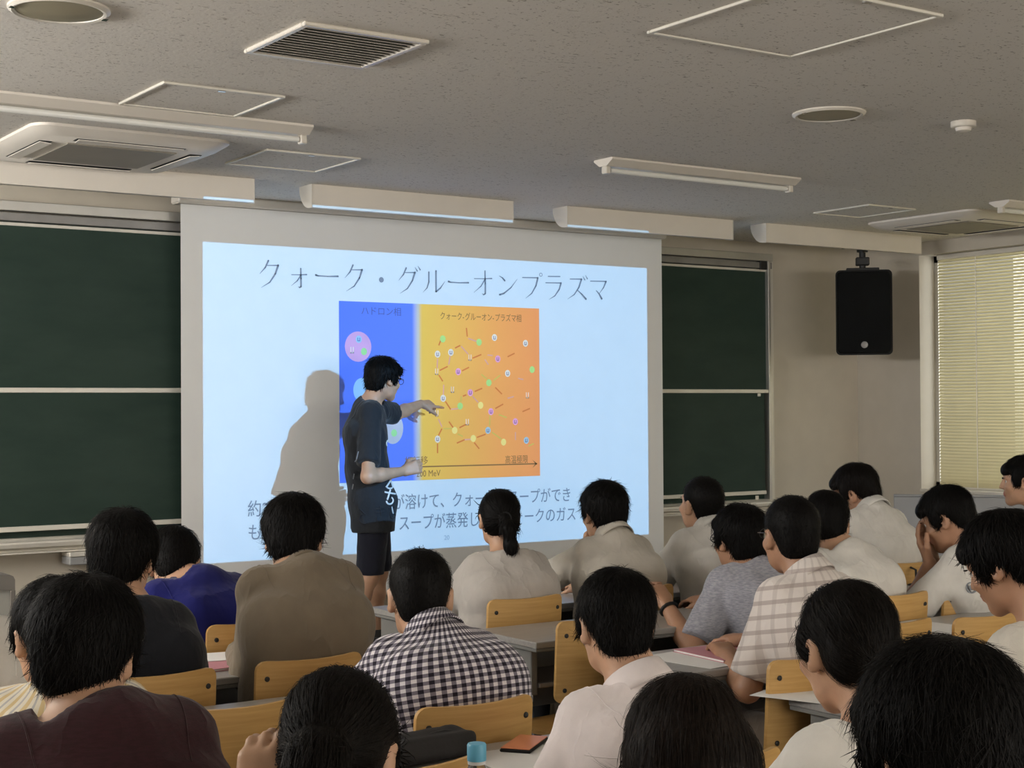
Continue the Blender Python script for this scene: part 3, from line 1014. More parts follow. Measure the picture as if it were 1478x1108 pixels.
def make_chair():
    root = empty('plywood_chair')

    def panel(us, zt, zb, yfun, th):
        vs, fs = [], []
        for u in us:
            e = 1 - abs(u)
            c_ = .030
            d = max(0., c_ - e * BACKW)
            cut = c_ - math.sqrt(max(0., c_ * c_ - d * d))
            z1, z0 = zt - cut + .006 * u * u, zb + cut
            y = yfun(u)
            x = u * BACKW
            for t in range(5):
                z_ = z0 + (z1 - z0) * t / 4
                vs.append((x, y - .018 * (z_ - zb) / (zt - zb), z_))
            for t in range(5):
                z_ = z0 + (z1 - z0) * t / 4
                vs.append((x, y + th - .018 * (z_ - zb) / (zt - zb), z_))
        n_ = len(us)
        for i in range(n_ - 1):
            a, b_ = i * 10, (i + 1) * 10
            for t in range(4):
                fs.append((a + t, b_ + t, b_ + t + 1, a + t + 1))
                fs.append((a + 5 + t, a + 6 + t, b_ + 6 + t, b_ + 5 + t))
            fs.append((a + 4, b_ + 4, b_ + 9, a + 9))
            fs.append((a, a + 5, b_ + 5, b_))
        for e_ in (0, (n_ - 1) * 10):
            for t in range(4):
                fs.append((e_ + t, e_ + t + 1, e_ + 6 + t, e_ + 5 + t))
        return MB().add(vs, fs)
    us = [-1, -.985, -.95, -.90, -.82, -.6, -.3, 0, .3, .6, .82, .90, .95, .985, 1]
    panel(us, BT, BB, lambda u: -.205 + .035 * u * u, .012).build('backrest', 'plywood', root, True)
    # seat
    vs, fs = [], []
    nx, ny = 9, 9
    for i in range(nx):
        for j in range(ny):
            u, v = -1 + 2 * i / (nx - 1), -1 + 2 * j / (ny - 1)
            k = 1 - .06 * (abs(u) ** 6) * (abs(v) ** 6)
            x = u * .185 * k * (1 + .04 * v)
            y = v * .19 * k
            z_ = .42 + .012 * u * u - .02 * max(0, v - .5) + .012 * max(0, -v - .3)
            vs.append((x, y, z_))
    for i in range(nx):
        for j in range(ny):
            p = vs[i * ny + j]
            vs.append((p[0], p[1], p[2] - .012))
    o_ = nx * ny
    for i in range(nx - 1):
        for j in range(ny - 1):
            a = i * ny + j
            fs.append((a, a + ny, a + ny + 1, a + 1))
            fs.append((o_ + a, o_ + a + 1, o_ + a + ny + 1, o_ + a + ny))
    rim = [i * ny for i in range(nx)] + [(nx - 1) * ny + j for j in range(1, ny)] + [i * ny + ny - 1 for i in range(nx - 2, -1, -1)] + [j for j in range(ny - 2, 0, -1)]
    for a, b_ in zip(rim, rim[1:] + rim[:1]):
        fs.append((a, b_, o_ + b_, o_ + a))
    MB().add(vs, fs).build('seat', 'plywood', root, True)
    for s_ in (-1, 1):
        MB().tube([(s_ * .15, .15, .408), (s_ * .165, .17, .39), (s_ * .175, .19, .0)], .011, 8).build('leg', 'cream_tube', root, True)
        MB().tube([(s_ * .15, -.13, .408), (s_ * .165, -.15, .39), (s_ * .175, -.20, .0)], .011, 8).build('leg', 'cream_tube', root, True)
        MB().tube([(s_ * .13, -.05, .398), (s_ * .13, -.15, .41), (s_ * .13, -.178, .46), (s_ * .13, -.175, .56), (s_ * .13, -.178, .70)], .010, 8).build('back_post', 'cream_tube', root, True)
        for z_ in (BT - .045, BB + .045):
            y = -.205 + .035 * (s_ * .83) ** 2 - .018 * (z_ - BB) / (BT - BB)
            MB().lathe([(.0075, .001), (.0075, -.0025), (.004, -.0045)], (s_ * .83 * BACKW, y, z_), 10, 'y').build('bolt', 'dark_metal', root)
    return root


chair0 = make_chair()
CH = []


def clear_y(yback):
    for yn in DY.values():                      # stand clear of the desk behind, or tucked up to the one in front
        if yn - .055 < yback < yn + .06:
            return yn - .055
        if yn < yback < yn + DD + .03:
            return yn + DD + .03
    return yback


def chair(x, yback, label, rz=0., group='plywood classroom chairs'):
    """yback: where the back panel stands"""
    yback = clear_y(yback)
    o = chair0 if not CH else copy_tree(chair0)
    o.location = (x - .205 * math.sin(rz), yback + .205 * math.cos(rz), 0)
    o.rotation_euler = (0, 0, rz)
    tag(o, label, 'chair', group)
    CH.append(o)


# ------------------------------------------------------------------ desks



def make_desk(L_):
    root = empty('classroom_desk')
    h = L_ / 2
    MB().box(-h, h, 0, DD, .688, .71, .003).build('tabletop', 'desk_laminate', root)
    MB().box(-h + .002, h - .002, .002, DD - .002, .676, .6875, .002).build('top_edge', 'desk_edge', root)
    MB().box(-h + .05, h - .05, .05, DD - .06, .545, .560, .002).build('book_shelf', 'steel_frame', root)
    MB().box(-h + .05, h - .05, DD - .058, DD - .046, .42, .675, .002).build('modesty_panel', 'desk_edge', root)
    for s_ in (-1, 1):
        x = s_ * (h - .035)
        MB().box(x - .014, x + .014, .06, DD - .06, .52, .675, .003).build('end_plate', 'desk_edge', root)
        MB().box(x - .016, x + .016, DD * .52, DD * .52 + .05, .05, .5195, .004).build('leg', 'desk_black', root)
        MB().box(x - .02, x + .02, .02, DD - .02, .0, .0495, .006).build('foot', 'desk_black', root)
    return root


ROWW = {'A': 'front', 'B': 'second', 'C': 'third', 'D': 'fourth', 'E': 'fifth', 'F': 'sixth'}
dk0 = make_desk(1.9)
first = True
for r_ in 'ABCDEF':
    for nm, x0 in (('left of the aisle', .515), ('right of the aisle', 2.955), ('nearest the windows', 4.875)):
        if r_ in 'EF' and x0 > 1:
            continue
        if r_ == 'D' and x0 > 4:
            continue
        o = dk0 if first else copy_tree(dk0)
        first = False
        o.location = (x0 + .95, DY[r_], 0)
        tag(o, 'grey long desk %s in the %s row from the screen' % (nm, ROWW[r_]), 'desk', 'grey classroom desks')

# ------------------------------------------------------------------ people: smooth solids polygonised into one continuous skin
F32 = np.float32


def rotm(yaw=0., pitch=0., roll=0.):
    """yaw + turns left, pitch + tips the face down, roll + tilts to the right"""
    cy, sy = math.cos(yaw), math.sin(yaw)
    cp, sp_ = math.cos(-pitch), math.sin(-pitch)
    cr, sr = math.cos(roll), math.sin(roll)
    Z = np.array([[cy, -sy, 0], [sy, cy, 0], [0, 0, 1]])
    X = np.array([[1, 0, 0], [0, cp, -sp_], [0, sp_, cp]])
    Y = np.array([[cr, 0, sr], [0, 1, 0], [-sr, 0, cr]])
    return Z @ X @ Y


I3 = np.eye(3)


def cone(a, b_, ra, rb, k=.02, op=1):
    return ('c', np.array(a, float), np.array(b_, float), ra, rb, k, op)


def ell(c_, r_, rot=I3, k=.02, op=1):
    return ('e', np.array(c_, float), np.array(r_, float), rot, 0, k, op)


def rbox(c_, h, rot=I3, rad=.01, k=.01, op=1):
    return ('b', np.array(c_, float), np.array(h, float), rot, rad, k, op)


def field(prims, lo, hi, h):
    n_ = np.maximum(np.ceil((hi - lo) / h).astype(int) + 1, 3)
    ax = [(lo[i] + h * np.arange(n_[i])).astype(F32) for i in range(3)]
    Fd = np.full(n_, .08, F32)
    for p in prims:
        t, k, op = p[0], p[5], p[6]
        if t == 'c':
            mn = np.minimum(p[1] - p[3], p[2] - p[4])
            mx_ = np.maximum(p[1] + p[3], p[2] + p[4])
        elif t == 'e':
            e = np.abs(p[3]) @ p[2]
            mn, mx_ = p[1] - e, p[1] + e
        else:
            e = np.abs(p[3]) @ p[2] + p[4]
            mn, mx_ = p[1] - e, p[1] + e
        pad = k + 2.5 * h + .01
        i0 = np.clip(np.floor((mn - pad - lo) / h).astype(int), 0, n_)
        i1 = np.clip(np.ceil((mx_ + pad - lo) / h).astype(int) + 1, 0, n_)
        if np.any(i1 <= i0):
            continue
        sl_ = tuple(slice(i0[i], i1[i]) for i in range(3))
        X = ax[0][sl_[0]][:, None, None]
        Y = ax[1][sl_[1]][None, :, None]
        Z = ax[2][sl_[2]][None, None, :]
        if t == 'c':
            a, ba = p[1], p[2] - p[1]
            L2 = float(ba @ ba) + 1e-9
            px, py, pz = X - F32(a[0]), Y - F32(a[1]), Z - F32(a[2])
            tt = np.clip((px * F32(ba[0]) + py * F32(ba[1]) + pz * F32(ba[2])) / F32(L2), 0, 1)
            d = np.sqrt((px - tt * F32(ba[0])) ** 2 + (py - tt * F32(ba[1])) ** 2 + (pz - tt * F32(ba[2])) ** 2) - (F32(p[3]) + tt * F32(p[4] - p[3]))
        else:
            Rm = p[3]
            px, py, pz = X - F32(p[1][0]), Y - F32(p[1][1]), Z - F32(p[1][2])
            q = [px * F32(Rm[0, i]) + py * F32(Rm[1, i]) + pz * F32(Rm[2, i]) for i in range(3)]
            if t == 'e':
                r_ = p[2]
                k0 = np.sqrt(sum((q[i] / F32(r_[i])) ** 2 for i in range(3)))
                k1 = np.sqrt(sum((q[i] / F32(r_[i] ** 2)) ** 2 for i in range(3))) + F32(1e-6)
                d = k0 * (k0 - 1) / k1
            else:
                g = [np.abs(q[i]) - F32(p[2][i]) for i in range(3)]
                d = np.sqrt(sum(np.maximum(v, 0) ** 2 for v in g)) + np.minimum(np.maximum(np.maximum(g[0], g[1]), g[2]), 0) - F32(p[4])
        cur = Fd[sl_]
        if op > 0:
            hh = np.maximum(k - np.abs(cur - d), 0) / k
            Fd[sl_] = np.minimum(cur, d) - hh * hh * F32(k * .25)
        else:
            hh = np.maximum(k - np.abs(cur + d), 0) / k
            Fd[sl_] = np.maximum(cur, -d) + hh * hh * F32(k * .25)
    return Fd, ax


def nets(Fd, lo, h):
    S = Fd < 0
    n_ = np.array(Fd.shape)
    c_ = np.zeros(n_ - 1, np.uint8)
    for i in (0, 1):
        for j in (0, 1):
            for k in (0, 1):
                c_ += S[i:n_[0] - 1 + i, j:n_[1] - 1 + j, k:n_[2] - 1 + k]
    mixed = (c_ > 0) & (c_ < 8)
    ii = np.argwhere(mixed)
    if len(ii) == 0:
        return np.zeros((0, 3)), np.zeros((0, 4), int)
    idx = np.full(n_ - 1, -1, np.int32)
    idx[mixed] = np.arange(len(ii))
    acc = np.zeros((len(ii), 3), F32)
    cnt = np.zeros(len(ii), F32)
    cs = [(i, j, k) for i in (0, 1) for j in (0, 1) for k in (0, 1)]
    for a in cs:
        for ax_ in range(3):
            if a[ax_]:
                continue
            b_ = list(a)
            b_[ax_] = 1
            fa = Fd[ii[:, 0] + a[0], ii[:, 1] + a[1], ii[:, 2] + a[2]]
            fb = Fd[ii[:, 0] + b_[0], ii[:, 1] + b_[1], ii[:, 2] + b_[2]]
            m_ = (fa < 0) != (fb < 0)
            t = np.where(m_, fa / np.where(m_, fa - fb, 1), 0)
            p = np.tile(np.array(a, F32), (len(ii), 1))
            p[:, ax_] += t
            acc[m_] += p[m_]
            cnt[m_] += 1
    V = lo + h * (ii + acc / cnt[:, None])
    Q = []
    for ax_ in range(3):
        o1, o2 = (ax_ + 1) % 3, (ax_ + 2) % 3
        s0 = [slice(None)] * 3
        s1 = [slice(None)] * 3
        s0[ax_], s1[ax_] = slice(0, -1), slice(1, None)
        A, B_ = S[tuple(s0)], S[tuple(s1)]
        e = np.argwhere(A != B_)
        e = e[(e[:, o1] > 0) & (e[:, o2] > 0) & (e[:, o1] < n_[o1] - 1) & (e[:, o2] < n_[o2] - 1)]
        if not len(e):
            continue
        ins = A[e[:, 0], e[:, 1], e[:, 2]]
        qs = []
        for (d1, d2) in ((-1, -1), (0, -1), (0, 0), (-1, 0)):
            g = e.copy()
            g[:, o1] += d1
            g[:, o2] += d2
            qs.append(idx[g[:, 0], g[:, 1], g[:, 2]])
        q = np.stack(qs, 1)
        q[~ins] = q[~ins][:, ::-1]
        Q.append(q)
    Q = np.concatenate(Q)
    Q = Q[(Q >= 0).all(1)]
    return V, Q


def bounds(prims):
    lo, hi = np.full(3, 9.), np.full(3, -9.)
    for p in prims:
        if p[6] < 0:
            continue
        if p[0] == 'c':
            lo = np.minimum(lo, np.minimum(p[1] - p[3], p[2] - p[4]))
            hi = np.maximum(hi, np.maximum(p[1] + p[3], p[2] + p[4]))
        else:
            e = np.abs(p[3]) @ p[2] + (p[4] if p[0] == 'b' else 0)
            lo = np.minimum(lo, p[1] - e)
            hi = np.maximum(hi, p[1] + e)
    return lo - .03, hi + .03


def solid(prims, h, lo=None, hi=None, folds=0., seed=0):
    if lo is None:
        lo, hi = bounds(prims)
    Fd, ax = field(prims, lo, hi, h)
    if folds:
        rg = np.random.RandomState(seed)
        X, Y, Z = ax[0][:, None, None], ax[1][None, :, None], ax[2][None, None, :]
        tot = 0
        for wl, am in ((.24, .8), (.15, .9), (.10, .8)):
            d = rg.normal(size=3)
            d[2] *= .55
            d /= np.linalg.norm(d)
            d *= 2 * PI / wl
            ph = rg.uniform(0, 6.28, 2)
            e = rg.normal(size=3) * 14
            wv = np.sin(X * F32(e[0]) + Y * F32(e[1]) + Z * F32(e[2]) + F32(ph[1]))
            tot = tot + F32(am) * (F32(1.2) * np.abs(np.sin(X * F32(d[0] / 2) + Y * F32(d[1] / 2) + Z * F32(d[2] / 2) + F32(ph[0]) + F32(1.2) * wv)) ** F32(.7) - F32(.75)) * (F32(.55) + F32(.45) * wv)
        Fd = Fd + F32(folds) * tot.astype(F32)
    V, Q = nets(Fd, lo, h)
    return V, Q


def vnormals(V, Q):
    N = np.zeros_like(V)
    fn = np.cross(V[Q[:, 2]] - V[Q[:, 0]], V[Q[:, 3]] - V[Q[:, 1]])
    for i in range(4):
        np.add.at(N, Q[:, i], fn)
    return N / (np.linalg.norm(N, axis=1)[:, None] + 1e-12)


def np_mesh(name, V, Q, mats, parent, cuv=None, matidx=None, kind=None):
    me = bpy.data.meshes.new(name)
    me.vertices.add(len(V))
    me.vertices.foreach_set('co', np.asarray(V, F32).ravel())
    nq = len(Q)
    me.loops.add(nq * 4)
    me.loops.foreach_set('vertex_index', np.asarray(Q, np.int32).ravel())
    me.polygons.add(nq)
    me.polygons.foreach_set('loop_start', np.arange(nq, dtype=np.int32) * 4)
    me.polygons.foreach_set('use_smooth', np.ones(nq, bool))
    for m_ in mats:
        me.materials.append(M(m_))
    if matidx is not None:
        me.polygons.foreach_set('material_index', matidx.astype(np.int32))
    me.update(calc_edges=True)
    if cuv is not None:
        at = me.attributes.new('cuv', 'FLOAT_VECTOR', 'POINT')
        at.data.foreach_set('vector', np.asarray(cuv, F32).ravel())
    me.validate()
    return link(name, me, parent)


def merge(parts):
    Vs, Qs, o_ = [], [], 0
    for V, Q in parts:
        Vs.append(V)
        Qs.append(Q + o_)
        o_ += len(V)
    return np.concatenate(Vs), np.concatenate(Qs)


def ik(S, Wp, l1, l2, pole):
    S, Wp, pole = np.array(S, float), np.array(Wp, float), np.array(pole, float)
    d = Wp - S
    L_ = np.linalg.norm(d)
    if L_ > (l1 + l2) * .995:
        s_ = L_ / ((l1 + l2) * .995)
        l1, l2 = l1 * s_, l2 * s_
    d /= L_
    a = (l1 * l1 - l2 * l2 + L_ * L_) / (2 * L_)
    h = math.sqrt(max(0, l1 * l1 - a * a))
    q = pole - d * (pole @ d)
    q /= np.linalg.norm(q) + 1e-9
    return S + d * a + q * h


def unit(v):
    v = np.array(v, float)
    return v / (np.linalg.norm(v) + 1e-12)


def hand_prims(Wp, d, nrm, side, curl=.6, mode='relax', s_=1.0):
    """Wp wrist, d along the hand, nrm out of the back of the hand, side +1 right hand / -1 left hand"""
    d = unit(d)
    nrm = unit(np.array(nrm, float) - d * (np.array(nrm, float) @ d))
    x = np.cross(d, nrm) * side          # towards the thumb... flipped below
    x = -x
    P_ = []
    Wp = np.array(Wp, float)
    kn = []
    for i, off in enumerate((.030, .010, -.010, -.028)):
        k_ = Wp + d * (.088 - .004 * abs(i - 1)) * s_ + x * off * s_
        kn.append(k_)
        P_.append(cone(Wp + d * .012 + x * off * .6, k_, .015 * s_, .0125 * s_, .014))
    lens = (.074, .082, .076, .060)
    for i in range(4):
        c_ = curl
        if mode == 'point':
            c_ = .06 if i == 0 else 1.35
        elif mode == 'fist':
            c_ = 1.4
        a = c_ * .55 + .05 * i
        p = kn[i]
        fr_ = (.45, .30, .25)
        fan = x * (.05 * (1.5 - i))
        for j in range(3):
            dd = unit((d + fan) * math.cos(a) - nrm * math.sin(a))
            q = p + dd * lens[i] * fr_[j] * s_
            P_.append(cone(p, q, (.0095 - .0008 * j) * s_, (.0087 - .0008 * j) * s_, .006))
            p = q
            a += c_ * (.85 if j == 0 else .6)
    tb = Wp + d * .028 * s_ + x * .022 * s_ - nrm * .006
    t1 = tb + unit(d * .75 + x * .75 - nrm * .35) * .040 * s_
    t2 = t1 + unit(d * .95 + x * .25 - nrm * .30 * (1 + curl)) * .030 * s_
    t3 = t2 + unit(d * .95 - x * .05 - nrm * .35 * (1 + curl)) * .024 * s_
    P_ += [cone(tb, t1, .0165 * s_, .0125 * s_, .014), cone(t1, t2, .0115 * s_, .0105 * s_, .006), cone(t2, t3, .0103 * s_, .0085 * s_, .005)]
    return P_


def head_prims(T, Rh, s_, female=False):
    E_ = []
    jw = .052 if female else .057

    def e(c_, r_, k=.02, op=1, rot=None):
        E_.append(ell(T(c_), np.array(r_) * s_, Rh if rot is None else Rh @ rot, k * s_, op))

    def cn(a, b_, ra, rb, k=.015, op=1):
        E_.append(cone(T(a), T(b_), ra * s_, rb * s_, k * s_, op))
    e((0, -.014, .030), (.075, .094, .080))
    e((0, .018, -.02), (.066, .072, .075), .03)
    e((0, .034, -.062), (jw, .050, .052), .03)
    cn((-.035, .028, -.082), (0, .066, -.098), .020, .020, .02)
    cn((.035, .028, -.082), (0, .066, -.098), .020, .020, .02)
    e((0, .072, .022), (.050, .016, .012), .02)                 # brow
    for x in (-1, 1):
        e((x * .033, .098, -.002), (.017, .012, .010), .014, -1)  # eye sockets
        e((x * .043, .062, -.030), (.022, .024, .018), .02)       # cheeks
        ro = rotm(x * -.35, 0, x * .08)
        e((x * .078, -.006, -.012), (.010, .020, .031), .006, 1, ro)
        e((x * .084, .002, -.010), (.006, .011, .018), .005, -1, ro)
        e((x * .076, .004, -.036), (.008, .009, .010), .006)
    cn((0, .088, .006), (0, .104, -.026), .008, .011, .012)
    for x in (-1, 1):
        e((x * .011, .094, -.030), (.009, .010, .008), .008)
    e((0, .086, -.057), (.024, .012, .007), .008)
    e((0, .084, -.068), (.021, .012, .008), .008)
    return E_


def hair_prims(T, Rh, s_, st):
    P_ = []

    def e(c_, r_, k=.02, op=1):
        P_.append(ell(T(c_), np.array(r_) * s_, Rh, k * s_, op))

    def bx(c_, h, rad=.01, k=.012, op=-1):
        P_.append(rbox(T(c_), np.array(h) * s_, Rh, rad * s_, k * s_, op))

    def cn(a, b_, ra, rb, k=.02, op=1):
        P_.append(cone(T(a), T(b_), ra * s_, rb * s_, k * s_, op))
    if st == 'crew':
        e((0, -.013, .035), (.081, .101, .085))
        e((0, -.054, -.026), (.062, .055, .064), .03)
        bx((0, .13, -.085), (.12, .075, .115))
        bx((0, .038, -.085), (.12, .054, .055))
        bx((0, -.03, -.170), (.15, .15, .08))
    elif st in ('short', 'mop', 'spiky'):
        f = dict(short=0., mop=.008, spiky=.006)[st]
        e((0, -.014, .036), (.086 + f, .106 + f, .090 + f))
        e((0, -.056, -.028), (.062 + f, .057 + f * .6, .072), .03)
        bx((0, .14, -.085), (.12, .078, .115))
        bx((0, .036, -.088), (.12, .056, .055))
        bx((0, -.03, -.180), (.15, .15, .08))
        e((0, .070, .055), (.070 + f * .5, .032, .032 + f * .5), .02)
        for x in (-1, 1):
            e((x * .070, .028, .008), (.014, .022, .034), .015)
    else:
        e((0, -.014, .034), (.082, .102, .086))
        e((0, -.050, -.022), (.073, .058, .062), .03)
        bx((0, .14, -.082), (.12, .080, .120))
        bx((0, .050, -.090), (.12, .048, .058))
        bx((0, -.03, -.170), (.15, .15, .08))
        for x in (-1, 1):
            e((x * .066, .034, .010), (.016, .030, .034), .015)
        if st == 'pony':
            e((0, -.112, .004), (.024, .022, .020), .012)
            cn((0, -.118, .002), (.006, -.150, -.040), .018, .026, .01)
            cn((.006, -.150, -.040), (.014, -.150, -.105), .026, .026, .02)
            cn((.014, -.150, -.105), (.016, -.142, -.165), .026, .018, .02)
            cn((.016, -.142, -.165), (.006, -.138, -.215), .018, .005, .02)
        elif st == 'lowpony':
            e((0, -.100, -.052), (.030, .026, .024), .015)
            cn((0, -.106, -.055), (0, -.115, -.11), .020, .026, .012)
            cn((0, -.115, -.11), (0, -.105, -.21), .026, .020, .02)
            cn((0, -.105, -.21), (.004, -.098, -.29), .020, .006, .02)
        elif st == 'bun':
            e((0, -.108, -.025), (.046, .032, .040), .014)
        elif st == 'long':
            for x in (-1, 1):
                cn((x * .045, -.055, -.01), (x * .070, -.058, -.13), .048, .040, .03)
                cn((x * .070, -.058, -.13), (x * .075, -.040, -.26), .040, .028, .03)
                cn((x * .066, -.005, .0), (x * .084, .005, -.14), .024, .026, .02)
                cn((x * .084, .005, -.14), (x * .088, .015, -.24), .026, .012, .02)
            cn((0, -.070, -.01), (0, -.085, -.24), .055, .035, .03)
    for x in (-1, 1):
        e((x * .032, .094, .017), (.016, .005, .0045), .004)   # eyebrows
    return P_


def strands(V, N, T, Rh, Hc, s_, st, n_, seed, length=(.03, .06), lift=.008, wid=.0016):
    """locks of hair lying on the cap, flowing from the crown (or to the tie)"""
    rg = np.random.RandomState(seed)
    loc = (V - Hc) @ Rh / s_
    ok = (loc[:, 1] < (.062 if st != 'spiky' else .075)) & (loc[:, 2] > -.4)
    ids = np.nonzero(ok)[0]
    if not len(ids):
        return None
    ids = rg.choice(ids, n_)
    P0 = loc[ids] + rg.normal(size=(n_, 3)) * .002
    Nn = (N[ids] @ Rh)
    if st in ('pony', 'lowpony', 'bun'):
        tie = dict(pony=(0, -.115, .0), lowpony=(0, -.10, -.055), bun=(0, -.105, -.025))[st]
        d = np.array(tie) - P0
        tail = (P0[:, 1] < -.112) | ((P0[:, 2] < -.07) & (P0[:, 1] < -.075))
        d[tail] = np.array([0, -.01, -.1]) + rg.normal(size=(tail.sum(), 3)) * .012
    else:
        d = P0 - np.array([.012, -.055, .118])
        d = d / (np.linalg.norm(d, axis=1)[:, None] + 1e-9)
        d[:, 2] -= .55
        if st == 'long':
            d[P0[:, 2] < -.03] = (0, 0, -1)
    d = d / (np.linalg.norm(d, axis=1)[:, None] + 1e-9) + rg.normal(size=(n_, 3)) * (.28 if st in ('mop', 'spiky', 'short') else .08)
    d -= Nn * (d * Nn).sum(1)[:, None]
    d /= np.linalg.norm(d, axis=1)[:, None] + 1e-9
    sd_ = np.cross(d, Nn)
    L_ = rg.uniform(length[0], length[1], n_)[:, None]
    if st in ('pony', 'lowpony', 'bun'):
        L_ = np.minimum(L_, np.where(tail[:, None], .07, np.linalg.norm(np.array(tie) - P0, axis=1)[:, None] * .9 + .004))
    if st in ('short', 'mop', 'spiky', 'crew'):
        L_ = L_ * np.clip(1 + (P0[:, 2:3] + .02) * 14, .22, 1)
    lf = (rg.uniform(0, 1, n_) ** 3)[:, None] * lift
    wd = (rg.uniform(.6, 1.4, n_) * wid)[:, None]
    rings = []
    for j, t in enumerate((0., .35, .7, 1.)):
        s2 = L_ * t
        c_ = P0 + d * s2 - Nn * (s2 * s2 / .20 - .0015 * (1 if j else -1) - lf * t * t)
        ww = wd * (1, 1, .8, .12)[j]
        rings += [c_ - sd_ * ww, c_ + Nn * ww * .6, c_ + sd_ * ww]
    A = np.stack(rings, 1).reshape(-1, 3)            # 12 verts a lock
    A = (A * s_) @ Rh.T + Hc
    base = (np.arange(n_) * 12)[:, None]
    q = []
    for j in range(3):
        for a in (0, 1):
            q.append(np.concatenate([base + 3 * j + a, base + 3 * j + a + 1, base + 3 * j + a + 4, base + 3 * j + a + 3], 1))
    return A, np.concatenate(q)


EYE = None


def make_eyes(root, T, Rh, s_):
    global EYE
    if EYE is None:
        mb = MB()
        mb.lathe([(.001, -.0115)] + [(.0115 * math.sin(a), -.0115 * math.cos(a)) for a in [PI * k / 10 for k in range(1, 10)]] + [(.001, .0115)], n=14, axis='y')
        EYE = mb.build('eye', 'eye_white', None, True).data
        o_ = [x for x in bpy.data.objects if x.data == EYE][0]
        bpy.data.objects.remove(o_)
        EYE.materials.append(M('eye_iris'))
        for p in EYE.polygons:
            if p.center[1] > .0098:
                p.material_index = 1
    for x in (-1, 1):
        o_ = link('eye', EYE, root)
        o_.matrix_local = Matrix.Translation(Vector(T((x * .031, .0725, .001)))) @ Matrix([list(Rh[i]) + [0] for i in range(3)] + [[0, 0, 0, 1]]) @ Matrix.Scale(s_, 4)


def make_glasses(root, T, name='glasses'):
    mb = MB()
    for x in (-1, 1):
        ring = []
        for k in range(17):
            a = 2 * PI * k / 16
            ring.append(T((x * .034 + .025 * math.cos(a), .104 - .05 * abs(x * .034 + .025 * math.cos(a)) ** 2 * 6, .0 + .017 * math.sin(a))))
        mb.tube(ring, .0016, 6)
        mb.tube([T((x * .059, .098, .004)), T((x * .079, .07, .005)), T((x * .083, .0, .006)), T((x * .081, -.018, -.008))], .0016, 6)
    mb.tube([T((-.009, .103, .003)), T((0, .106, .005)), T((.009, .103, .003))], .0016, 6)
    o_ = mb.build(name, 'glass_frame', root, True)
    for x in (-1, 1):
        l_ = MB()
        ring = [T((x * .034 + .024 * math.cos(2 * PI * k / 16), .1035 - .05 * abs(x * .034 + .024 * math.cos(2 * PI * k / 16)) ** 2 * 6, .016 * math.sin(2 * PI * k / 16))) for k in range(16)]
        l_.add(ring, [tuple(range(16))])
        l_.build('lens', 'lens_glass', o_)


